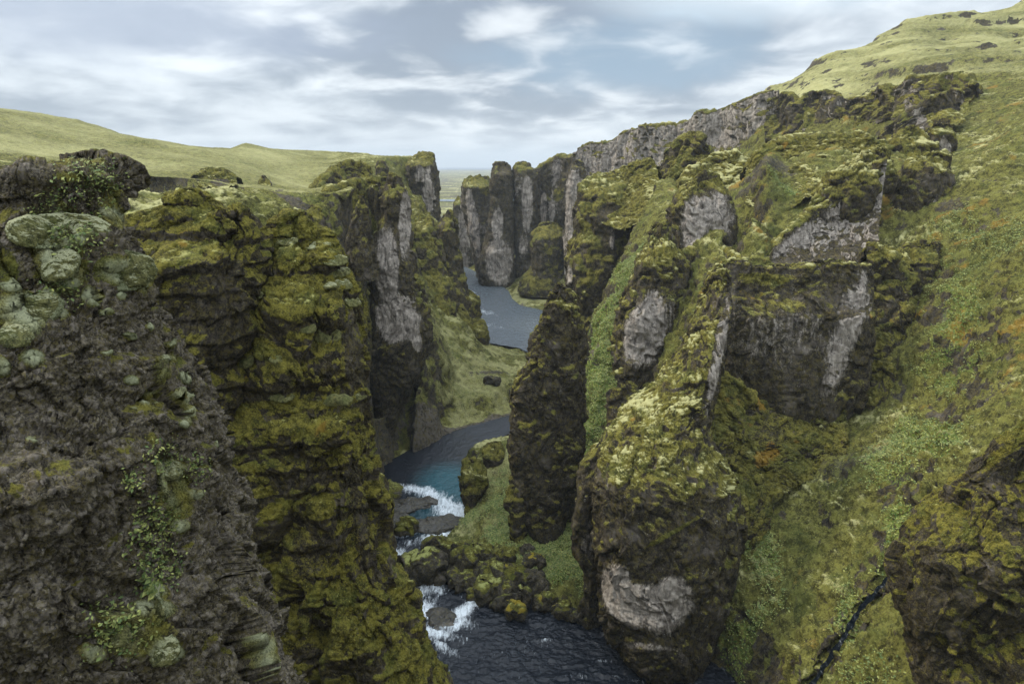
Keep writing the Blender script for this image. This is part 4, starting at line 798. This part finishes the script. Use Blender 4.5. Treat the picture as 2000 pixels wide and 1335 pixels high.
spire('rock_column', 'small bare grey stub between mossy lump and right slope', 'rock column', [(246,1820,1858,204),(258,1805,1860,204),(275,1812,1862,203),(310,1820,1858,202),(350,1818,1856,201)], thick=.7, S=dict(big=.08, bigs=6, rough=.9, rs=3, moss=-.05, puff=.8, ps=1.6, pale=.2), patches=[(1840,300,196,22,34,0,'bare',1.1)], mat=M_MID, zbase=60)
spire('rock_cliff', 'huge flat topped block with a sheer black face, right of the central pinnacle', 'cliff',
  [(519,1395,1700,140),(530,1385,1702,140),(560,1375,1700,140),(600,1370,1698,139),(650,1368,1696,138),(700,1372,1690,137),(740,1385,1680,136),(780,1395,1665,135),(820,1410,1640,134),(870,1430,1620,132)], thick=.42, sq=.7,
  S=dict(big=.05, bigs=12, rough=.9, rs=4, flute=1.0, fw=9, moss=-.28, mn=.45, puff=.8, ps=1.5, pale=.1, orange=.1, off=1.9), patches=[(1652,640,134,40,130,8,'bare',.85),(1668,610,134,16,100,8,'bare',1.3),(1620,740,132,22,60,8,'bare',.7),(1540,640,134,150,120,0,'bare',.42),(1500,545,134,110,18,0,'moss',.8),(1430,600,136,20,90,0,'bare',.35)], mat=M_MID, zbase=20, dome=.4, crest=.5)
spire('rock_buttress', 'moss topped stub of rock on the right shoulder of the flat block', 'rock', [(478,1790,1830,152),(488,1760,1838,152),(510,1735,1842,151),(560,1725,1843,150),(610,1750,1842,149),(645,1775,1838,148)], thick=.6,
  S=dict(big=.08, bigs=7, rough=1.1, rs=3.5, moss=-.08, puff=.9, ps=1.5, flute=.8, fw=6), mat=M_MID, zbase=38)
wall('rock_ridge', 'broken mossy cliff stepping down right of the black faced block', 'cliff',
  [(1690,490,148),(1710,484,148),(1735,500,147),(1760,540,145),(1790,600,142),(1830,640,138),(1860,690,132)], [(1650,800,134),(1690,800,131),(1720,800,129),(1750,820,126),(1790,830,121),(1830,800,121),(1862,760,122)],
  S=dict(big=.13, bigs=8, rough=1.8, rs=4.5, flute=2.2, fw=8, moss=.02, mn=.8, puff=1.1, ps=1.6, pale=-.1, orange=.1), width=4, steep=1.7, patches=[(1790,700,132,30,60,0,'rock',.8),(1700,640,140,14,80,0,'rock',.6)], mat=M_MID)
wall('rock_ridge', 'mossy apron of ribs sloping down from the foot of the black face', 'cliff',
  [(1385,700,126),(1420,735,126),(1480,790,127),(1540,820,128),(1600,790,132),(1650,800,130)], [(1390,1240,100),(1430,1180,102),(1490,1050,107),(1540,960,113),(1610,930,118),(1665,900,118)],
  S=dict(big=.12, bigs=8, rough=1.5, rs=4, flute=2.0, fw=9, moss=.18, mn=.75, puff=1.0, ps=1.4, pale=-.12, orange=.22, leaf=-.3), width=3, steep=1.15, patches=[(1500,840,124,70,60,20,'rock',.5),(1440,1080,108,40,90,0,'rock',.6)], mat=M_MID)
spire('rock_tower', 'slim black spire with rounded top, between the river bend and the gully', 'rock tower',
  [(562,1084,1098,135),(575,1074,1110,135),(600,1062,1124,135),(640,1048,1134,135),(680,1036,1139,135),(720,1020,1141,134.5),(760,1008,1141,134),(800,1003,1141,134),(850,1001,1140,133.5),(900,1001,1136,133),(950,1002,1130,132.5),(990,1006,1122,132),(1020,1030,1108,131)], thick=.75, sq=.85, shear=.2,
  S=dict(big=.09, bigs=8, rough=1.1, rs=3.5, flute=1.5, fw=6, moss=-.16, mn=.6, puff=.8, ps=1.3, pale=.0, off=4.1), mat=M_MID, zbase=2, res=1.2)
for lv, lb in ((((950,1000,1030,130),(965,990,1036,129.5),(990,988,1034,129),(1002,1000,1028,128.5)), 'mossy knob stuck to the left foot of the slim black spire'),
               (((900,905,935,148),(915,902,945,147),(940,900,950,146),(980,903,930,144.5),(1004,910,922,144)), 'bulging mossy bank rock over the lower end of the blue pool'),
               (((866,948,975,158),(876,942,985,157),(895,945,985,156)), 'small moss capped knob at the top of the green bank')):
    spire('rock_outcrop', lb, 'rock outcrop', list(lv), thick=.9, S=dict(big=.10, bigs=5, rough=.7, rs=2.5, moss=.15, mn=.5, puff=.6, ps=1.2), mat=M_MID, zbase=0)
spire('rock_tower', 'massive bulbous central pinnacle with pale undercut foot at the water', 'rock tower',
  [(532,1398,1425,128),(560,1392,1424,126),(600,1378,1420,124),(650,1352,1412,121),(700,1328,1404,118),(740,1298,1396,116),(775,1262,1390,114),(805,1225,1386,112),(835,1200,1384,110),(865,1182,1392,108),(900,1168,1412,106),(940,1160,1436,105),(985,1158,1448,104),(1040,1162,1446,103),(1090,1168,1438,102),(1130,1172,1426,101.5),(1180,1178,1412,101),(1220,1190,1398,100.5),(1255,1210,1375,100),(1280,1245,1345,100)], thick=.85, sq=.9, shear=.15,
  S=dict(big=.06, bigs=9, rough=.8, rs=3.5, flute=.6, fw=9, moss=-.12, mn=.6, puff=.75, ps=1.3, pale=.15, orange=.08, off=6.6),
  patches=[(1300,1185,92,66,84,16,'bare',1.7),(1206,1152,94,42,82,-12,'bare',1.7),(1256,1180,92,88,68,0,'bare',1.7),(1270,1262,92,90,14,8,'bare',.6),(1190,940,98,12,60,0,'bare',.35),(1404,680,112,15,150,6,'bare',1.2),(1250,1075,94,44,44,30,'rock',1),(1330,1050,94,110,80,0,'rock',.5),(1240,1112,93,14,40,6,'rock',1),(1300,880,100,110,16,-14,'moss',.9),(1330,1030,96,140,8,-33,'moss',.8),(1260,780,106,80,22,-40,'moss',1)], mat=M_MID, zbase=-2, res=1.15, dome=.5)
spire('rock_buttress', 'dark leaning flap of rock along the left side of the central pinnacle', 'rock', [(860,1170,1190,112),(890,1148,1195,111),(930,1132,1196,110),(980,1124,1196,109.5),(1040,1121,1192,109),(1080,1124,1188,108.5),(1115,1140,1180,108)], thick=1.0, shear=.4,
  S=dict(big=.06, bigs=6, rough=.7, rs=3, flute=.9, fw=4, moss=-.25, puff=.5, ps=1.1, orange=.2), patches=[(1150,1060,104,22,40,0,'bare',.5)], mat=M_MID, zbase=0)
spire('rock_fin', 'small dark blade leaning beside the mossy crest of the central pinnacle', 'rock fin', [(738,1208,1222,126),(755,1200,1240,126),(785,1193,1248,125),(820,1188,1240,124),(850,1184,1230,123)], thick=.8, S=dict(big=.07, bigs=5, rough=.7, rs=3, moss=-.2, puff=.6, ps=1.2), mat=M_MID, zbase=18)
spire('rock_slab', 'wet undercut slab lying at the water under the central pinnacle', 'rock', [(1215,1190,1300,101),(1235,1184,1350,99),(1258,1190,1370,97.5),(1285,1250,1375,96.5)], thick=.5, S=dict(big=.06, bigs=6, rough=.5, rs=3, moss=-.5, puff=.2, bareauto=.2), mat=M_MID, zbase=-1)
cliff_r = spire('rock_cliff', 'dark overgrown cliff in the lower right corner, beside the narrow stream', 'cliff',
  [(838,1996,2060,64),(850,1975,2100,64),(880,1945,2200,64),(910,1915,2300,64),(950,1890,2400,64),(990,1860,2450,64),(1030,1820,2480,64),(1070,1785,2500,64),(1110,1770,2500,64),(1160,1768,2500,63.5),(1200,1772,2500,63),(1260,1790,2500,62),(1310,1800,2500,61),(1400,1830,2500,60)], thick=.45, sq=.85,
  S=dict(big=.07, bigs=7, rough=.8, rs=3, flute=.5, fw=5, moss=-.16, mn=1.0, puff=.34, ps=.6, pale=-.2, orange=-.1, leaf=-.45), patches=[(1960,880,60,90,20,-48,'moss',1),(1830,1130,60,50,80,0,'rock',.6)], mat=M_NEAR, zbase=5, flare=.1, crest=.15)
#=====SMALL=====
# ------------------------------------------------------------------ boulders, cushions, plants
def sight_ground(px, py, y0=30, y1=620):
    Y = np.exp(np.linspace(math.log(y0), math.log(y1), 500)); P = W(px, py, Y); z, r = ground_height(P[:, 0], P[:, 1]); z = np.maximum(z, 0.1)
    k = np.nonzero(P[:, 2] <= z)[0]; i = k[0] if len(k) else -1
    return P[i]
def lump(name, label, cat, c, r, rot=(0, 0, 0), S={}, mat=None, group=None, parent=None, pxm=None, sq=0.74, tops=None):
    """a rounded rock or cushion about centre c with radii r"""
    pxm = pxm or FPX / 2 / c[1] * Q
    nv = int(np.clip(3.2 * max(r) * pxm, 26, 260)); nu = int(np.clip(6.4 * max(r) * pxm, 40, 480))
    t = np.linspace(0.02, math.pi - 0.02, nv)[:, None]; p = np.linspace(0, 2 * math.pi, nu, endpoint=False)[None]
    f = lambda v: np.sign(v) * np.abs(v) ** sq
    U = np.stack([f(np.sin(t)) * f(np.cos(p)), f(np.sin(t)) * f(np.sin(p)), f(np.cos(t)) + 0 * p], -1) * np.asarray(r)
    from mathutils import Euler, Matrix
    M = rot if isinstance(rot, np.ndarray) else np.array(Euler([math.radians(a) for a in rot]).to_matrix())
    P = U @ M.T + np.asarray(c)
    n = normals(P, True); sgn = 1 if ((n * (P - np.asarray(c))).sum() > 0) else -1
    S = {**BASE, 'big': .10, 'bigs': max(r) * 1.3, 'rough': max(r) * .10, 'rs': max(r) * .8, 'crag': max(r) * .45, 'ps': .7, 'puff': .16, 'off': (sum(map(ord, label or name)) * .37 + c[0]) % 50, **S}
    P, mask, tone = rockify(P, True, S, (), sgn)
    ob = make_mesh(name, P, True, mask, tone, mat or M_MID, tuple(float(v) for v in (c[0], c[1], c[2] - (0 if parent else r[2] * .8))), flip=(sgn < 0), parent=parent)
    if parent is None: tag(ob, label, cat, group)
    return ob
M_BOULDER = rock_material('river_boulder', 2.4, dark=((.014, .013, .012), (.085, .078, .068)), olive=(.13, .122, .020), pale=(.25, .26, .085), orange=(.22, .17, .02), specks=0.9)
M_WET = rock_material('wet_rock', 2.4, dark=((.010, .010, .011), (.045, .042, .042)), specks=0.0)
for nd in M_WET.node_tree.nodes:
    if nd.type == 'BSDF_PRINCIPLED': nd.inputs['Roughness'].default_value = 0.3; nd.inputs['Specular IOR Level'].default_value = 0.5
G1, G2 = 'mossy boulders along the river bank', 'wet rock shelves in the rapids'
# px, py of the foot, width px, height px, tilt, moss, extra, label
for px, py, bw, bh, tilt, ms, ex, lb in [
 (792,1043,42,30,0,.55,{'orange':.2},'lone yellow green boulder standing in the white rapids'),
 (765,1107,28,20,0,.45,{},'small olive boulder in the rapids, against the mossy tower'),
 (820,1140,74,70,8,.12,{'pale':.3},'big dark boulder with bright moss cap at the upstream tip of the pile'),
 (838,1106,40,38,0,.25,{'pale':.2},'mossy boulder resting behind the big capped boulder'),
 (853,1084,38,38,-5,.2,{},'rearmost boulder of the pile, flat mossy top, beside the white water'),
 (880,1102,42,46,10,.3,{'pale':.1},'pale mossed boulder wedged behind the largest shaggy boulder'),
 (920,1128,74,68,6,.22,{'orange': .05},'largest shaggy boulder in the middle of the pile'),
 (879,1128,30,32,0,-.7,{},'bare black boulder below the pale mossed boulder'),
 (859,1140,33,20,0,-.8,{},'low dark stone at the waterline beside the big capped boulder'),
 (898,1156,56,40,-6,.1,{'orange':.1},'rounded boulder at the waterline with a yellow green crown'),
 (945,1142,46,42,25,.0,{},'dark leaning boulder right of the largest shaggy boulder'),
 (952,1172,76,42,-30,.2,{'pale':.1},'long tilted boulder with a green back, near the waterline'),
 (979,1192,62,36,-32,.0,{'orange':.1},'long tilted black boulder, lower of the two parallel ones'),
 (1008,1154,46,50,0,.3,{'orange':.1},'domed mossy boulder above the upright one'),
 (1018,1188,26,50,8,.0,{'orange':.1},'upright narrow boulder between tilted boulder and yellow one'),
 (1004,1211,40,38,0,.35,{'orange':.6},'yellow lichened boulder farthest out in the water'),
 (988,1102,36,30,0,.35,{'orange':.3},'rusty green boulder on the bank above the pile'),
 (1028,1087,22,28,30,-.7,{},'small black slab sticking out of the leafy bank'),
 (1044,1116,38,34,0,.1,{'orange':.4},'rust brown boulder half sunk in the leafy bank'),
 (1058,1166,26,36,10,-.6,{},'bare dark boulder under the leafy bank'),
 (1066,1196,46,38,-20,.2,{'orange':.2},'slanted olive boulder right of the yellow lichened one'),
 (1099,1210,44,36,-30,.2,{'orange':.3},'slanted brown boulder near the downstream end of the pile'),
 (1127,1216,26,24,0,-.1,{},'last small boulder of the pile, by the pinnacle foot'),
 (1036,1150,42,36,0,-.4,{},'shadowed dark boulder behind the upright narrow one'),
 (996,1122,28,22,0,.2,{'orange':.2},'small brown boulder above the domed mossy one'),
 (983,1196,20,10,0,-.4,{},'tiny dark stone between the tilted boulder and the yellow one'),
 (776,1136,9,13,0,-.8,{},'tiny black stone in the foam by the mossy tower'),
 (962,752,26,16,0,-.3,{},'dark boulder on the smooth green spit'),
 (926,512,34,34,-35,-.2,{},'slanted dark boulder on the far meadow below the columns'),
 (385,0,0,0,0,0,{},'')]:
    if not bw: continue
    g = sight_ground(px, py); s_ = g[1] / FPX * 1.04
    bw *= 1.1; r = (bw * s_ / 2, bw * s_ / 2 * .85, bh * s_ / 2 * 1.05)
    lump('boulder', lb, 'boulder', (g[0], g[1] + r[1] * .75, g[2] + r[2] * .72), r, (0, tilt, (px * 7) % 40 - 20), {'moss': ms - .42, 'fa': 1.0, 'puff': .10, 'lo': .15, 'hi': .5, **ex}, M_BOULDER, G1 if 760 < px < 1140 and py > 1000 else None)
for px, py, bw, bh, zt, lb in [(800,992,120,13,1.0,'broad wet ledge under the lip of the blue pool'),(856,1030,125,16,.7,'long dark ledge between two chutes of white water'),(772,1020,60,10,.5,'low wet ledge against the mossy tower side'),
                        (800,1160,50,16,.1,'drowned ledge in the lower chute'),(860,1215,70,16,0,'drowned ledge between the two lower foam streaks'),(1320,1285,150,14,.1,'wet shelf at the foot of the central pinnacle')]:
    g = WZ(px, py, zt * .5); s_ = g[1] / FPX * 1.04
    lump('rock_shelf', lb, 'rock', (g[0], g[1] + 1.5, zt - .45), (bw * s_ / 2, 3.6, 1.05), (0, 0, 12), {'moss': -2, 'rough': .5, 'rs': 2.5, 'big': .12, 'bigs': 5, 'crag': 1.2}, M_WET, G2 if px < 1000 else None, sq=1)
g = WZ(745, 968, 1); lump('rock_slab', 'dark slab with mossy top at the left edge of the blue pool', 'rock', (g[0], g[1] + 3, .8), (5.5, 4.5, 2.2), (0, 12, 10), {'moss': -.25}, M_BOULDER)
# --- moss cushions on the two nearest rocks
M_CUSH = rock_material('moss_cushion', 7, deep=(.05, .052, .022), olive=(.18, .172, .065), pale=(.34, .34, .20), orange=(.18, .14, .03), specks=0, bump=1.0, cracks=0)
def cushion(par, tree, px, py, w_, h_, kind=0):
    loc, nrm = hit(tree, px, py)
    if loc is None: return
    nr = np.array(nrm); nr = nr / np.linalg.norm(nr)
    if nr[1] > 0: nr = -nr
    nr = nr * .6 + np.array([0, -.25, .55]); nr /= np.linalg.norm(nr)
    xx = np.cross([0, 0, 1.0], nr); xx /= np.linalg.norm(xx); xx = xx if xx[0] > 0 else -xx
    yy = np.cross(nr, xx); s_ = loc.y / FPX * 1.03
    M = np.stack([xx, yy, nr], 1); r = (w_ * s_ / 2, h_ * s_ / 2 * 1.2, min(w_, h_) * s_ * .19)
    S = {'moss': 3, 'pale': (.45, .15, -.25)[kind], 'orange': (-.25, .0, .1)[kind], 'puff': r[2] * .05, 'ps': .10, 'big': .22, 'bigs': max(r) * 1.2, 'rough': max(r) * .13, 'rs': max(r) * .42, 'crag': 0, 'mn': 0}
    lump('moss_cushion', None, None, np.array(loc) - nr * r[2] * .35, r, M, S, M_CUSH, parent=par, sq=.9, pxm=FPX / 2 / loc.y * Q * 1.3)
for a_ in CUSH_A:
    cushion(cliff_a, BVH['dark stony cliff filling the lower left corner, with pale grey moss cushions'], *a_)
TC = BVH['bulky mossy tower beside the rapids, with shaggy yellow moss ledges']
for a_ in [(532,500,100,38,1),(672,553,36,24,1),(690,588,36,20,1),(658,530,52,20,1),(655,508,50,22,1),(615,478,60,22,1),(640,556,42,20,1),(500,576,34,16,2),(545,772,64,22,2),(640,782,100,20,2),(640,655,50,26,2),(480,705,34,26,2),(560,470,40,18,1),(600,640,36,20,2),(700,770,34,20,1),(545,700,36,24,2)]:
    cushion(cliff_c, TC, *a_)
# --- leaves
def leaf_material(name, ca, cb):
    m, t, b = bsdf_mat(name); A = N(t, 'ShaderNodeAttribute', attribute_name='tone'); sp = N(t, 'ShaderNodeSeparateColor'); t.links.new(A.outputs['Color'], sp.inputs[0])
    co = N(t, 'ShaderNodeTexCoord').outputs['Object']; n = N(t, 'ShaderNodeTexNoise'); n.inputs['Scale'].default_value = 14; t.links.new(co, n.inputs['Vector'])
    c = mixc(t, sp.outputs[0], ca, cb); c = mixc(t, math_node(t, 'MULTIPLY', n.outputs[0], .5), c, (.05, .07, .01)); t.links.new(c, b.inputs['Base Color'])
    b.inputs['Roughness'].default_value = .6; b.inputs['Specular IOR Level'].default_value = .3; return m
M_STEM, _t, _b = bsdf_mat('stem_brown'); _b.inputs['Base Color'].default_value = (.05, .04, .02, 1)
M_LEAF = leaf_material('herb_leaves', (.07, .13, .04), (.42, .42, .12)); M_LEAF2 = leaf_material('small_leaves', (.07, .10, .015), (.30, .27, .04))
def leaves(name, Pc, Nn, size, mat, origin=None, parent=None):
    """small pointed leaves, one four sided blade each, facing roughly along Nn"""
    k = len(Pc); d = Nn + rng.normal(size=(k, 3)) * .45; d /= np.linalg.norm(d, axis=1, keepdims=True)
    a = rng.normal(size=(k, 3)); a -= (a * d).sum(1, keepdims=True) * d; a /= np.linalg.norm(a, axis=1, keepdims=True); b = np.cross(d, a)
    s = (size * rng.uniform(.5, 1.3, k))[:, None]
    V = np.stack([Pc - a * s, Pc + b * s * .55 + d * s * .15, Pc + a * s, Pc - b * s * .55 + d * s * .15], 1).reshape(-1, 3); Fc = np.arange(4 * k).reshape(-1, 4)
    org = origin if origin is not None else Pc.mean(0)
    ob = mesh_from(name, V, Fc, mat, tuple(float(v) for v in org), parent); at = ob.data.attributes.new('tone', 'FLOAT_COLOR', 'POINT')
    c = np.ones((4 * k, 4), F32); c[:, 0] = np.repeat(rng.beta(1.2, 1.6, k), 4); at.data.foreach_set('color', c.ravel()); return ob
TA = BVH['dark stony cliff filling the lower left corner, with pale grey moss cushions']
for px, py, rp, lb in [(262,938,26,'small leafy herb on the dark cliff, left of the yellow green cushion'),(385,915,32,'bright yellow leafy herb beside the yellow green cushion'),(322,888,34,'leafy tuft growing on top of the yellow green cushion'),
   (300,1005,40,'yellowing herb hanging below the round cushion pair'),(288,1045,38,'trailing herb midway down the dark cliff'),(325,1030,26,'sparse herb around the lower grey cushion'),(292,1142,22,'single bright green broad leaf rosette on the dark cliff'),(300,1100,46,'wide yellow herb patch above the broad leaf rosette'),
   (225,1225,60,'dark green bushy herb near the bottom of the corner cliff'),(330,1110,30,'thin herb right of the wide yellow patch'),(170,345,60,'small yellow leaved mat over the cliff summit'),(205,365,40,'leafy mat on the right shoulder of the cliff summit'),(100,423,46,'orange yellow leaves behind the biggest moss cushion'),(118,562,40,'orange leaved herb under the drooping cushion'),(150,455,50,'tiny yellow leaves dotting the biggest moss cushion')]:
    loc, nrm = hit(TA, px, py)
    if loc is None: continue
    s_ = loc.y / FPX; k = int(20 + rp * rp * .12); c = np.array(loc); tg = rng.normal(size=(k, 2)) * rp * s_ * .5
    pts = []; nn = []
    for u_, v_ in tg:
        l2, n2 = hit(TA, px + u_ / s_, py + v_ / s_)
        if l2 is not None and abs(l2.y - loc.y) < 2.5: pts.append(np.array(l2) + np.array(n2) * rng.uniform(.0, .12) * (1 if n2.y < 0 else -1)); nn.append((0, -.5, .8))
    if len(pts) < 5: continue
    e = bpy.data.objects.new('leafy_plant', None); COL.objects.link(e); e.location = loc; tag(e, lb, 'plant', 'herbs on the corner cliff')
    pts = np.array(pts); leaves('foliage', pts, np.array(nn), .065 if rp > 23 else .13, M_LEAF, np.array(loc), parent=e)
    base = np.array(loc) + np.array([0, .05, -.05]); tw = np.array([.006, 0, .004]); k = len(pts)
    V = np.stack([np.tile(base - tw, (k, 1)), np.tile(base + tw, (k, 1)), pts + tw * .4, pts - tw * .4], 1).reshape(-1, 3)
    mesh_from('stem', V, np.arange(4 * k).reshape(-1, 4), M_STEM, tuple(loc), parent=e)
# herbs covering the gully and the bank: nobody could count them
wt = (GLEAF * (GPT[..., 1] < 330) * GMOSS).ravel(); fr = GPT.reshape(-1, 3)
area = (fr[:, 1] ** 2); pr = wt * area; pr /= pr.sum(); ii = rng.choice(len(fr), int(60000 * min(1, Q)), p=pr)
tag(leaves('ground_cover', fr[ii] + rng.normal(size=(len(ii), 3)) * .12 + np.array([0, 0, .12]), np.tile([0, -.3, 1.0], (len(ii), 1)), .20, M_LEAF), kind='stuff', label='bright green and yellow herbs carpeting the gully and bank', cat='herbs')
def cover_on(ob, n_, size, mat, label, zmax=90):
    me = ob.data; nv = len(me.vertices); co = np.empty(nv * 3, F32); me.vertices.foreach_get('co', co); co = co.reshape(-1, 3) + np.array(ob.location)
    no = np.empty(nv * 3, F32); me.vertices.foreach_get('normal', no); no = no.reshape(-1, 3)
    at = np.empty(nv * 4, F32); me.attributes['mask'].data.foreach_get('color', at); ms = at.reshape(-1, 4)[:, 0]
    px = 1000 + FPX * co[:, 0] / (co[:, 1] * CT - (co[:, 2] - H) * ST)
    w_ = (ms ** 1.5 * (no[:, 1] < .3) * (np.abs(px - 1000) < 1080) * ss(pn(co, 2.5, 5), -.2, .5)); w_ /= w_.sum()
    ii = rng.choice(nv, n_, p=w_); tag(leaves('ground_cover', co[ii] + no[ii] * rng.uniform(0, size, (n_, 1)), no[ii] * .6 + np.array([0, -.1, .5]), size, mat), label, 'herbs', kind='stuff')
def fuzz_on(ob, n_, size, mat, out):
    me = ob.data; nv = len(me.vertices); co = np.empty(nv * 3, F32); me.vertices.foreach_get('co', co); co = co.reshape(-1, 3) + np.array(ob.location) + (np.array(ob.parent.location) if ob.parent else 0)
    no = np.empty(nv * 3, F32); me.vertices.foreach_get('normal', no); no = no.reshape(-1, 3)
    at = np.empty(nv * 4, F32); me.attributes['tone'].data.foreach_get('color', at); pl = at.reshape(-1, 4)[:, 0]
    w_ = ss(pl, .35, .7) * (no[:, 1] < .4) if ob.parent is None else (no[:, 1] < .4) * 1.0
    if w_.sum() < 1: return
    w_ = w_ / w_.sum(); ii = rng.choice(nv, n_, p=w_); out.append((co[ii] + no[ii] * rng.uniform(0, size, (n_, 1)), no[ii]))
fz = []; fuzz_on(cliff_a, int(34000 * min(1, Q)), .03, None, fz)
for c_ in cliff_a.children: fuzz_on(c_, int((1500 + 9000 * min(1, c_.dimensions[0] * c_.dimensions[2] / 1.2)) * min(1, Q)), .03, None, fz)
M_FUZZ = leaf_material('moss_tips', (.12, .13, .06), (.36, .37, .22))
tag(leaves('ground_cover', np.concatenate([a for a, b in fz]), np.concatenate([b for a, b in fz]), .032, M_FUZZ), 'pale shaggy moss tips over the corner cliff', 'moss', kind='stuff')
cover_on(cliff_c, int(45000 * min(1, Q)), .085, M_LEAF2, 'tiny olive and yellow leaves over the mossy tower')
cover_on(cliff_r, int(36000 * min(1, Q)), .10, M_LEAF2, 'tiny pale leaves over the lower right corner cliff')

# --- thin sea air over the plain
hv = np.array([(x, y, z) for z in (-6, 420) for y in (-120, 27000) for x in (-30000, 30000)], float)
mh = bpy.data.materials.new('haze_air'); mh.use_nodes = True; mh.node_tree.nodes.clear()
_o = N(mh.node_tree, 'ShaderNodeOutputMaterial'); _v = N(mh.node_tree, 'ShaderNodeVolumePrincipled'); _v.inputs['Color'].default_value = (.80, .88, .95, 1); _v.inputs['Density'].default_value = 0.00009; _v.inputs['Anisotropy'].default_value = 0.0
mh.node_tree.links.new(_v.outputs[0], _o.inputs['Volume'])
tag(mesh_from('haze', hv, np.array([[0, 2, 3, 1], [4, 5, 7, 6], [0, 1, 5, 4], [2, 6, 7, 3], [0, 4, 6, 2], [1, 3, 7, 5]]), mh), kind='stuff')
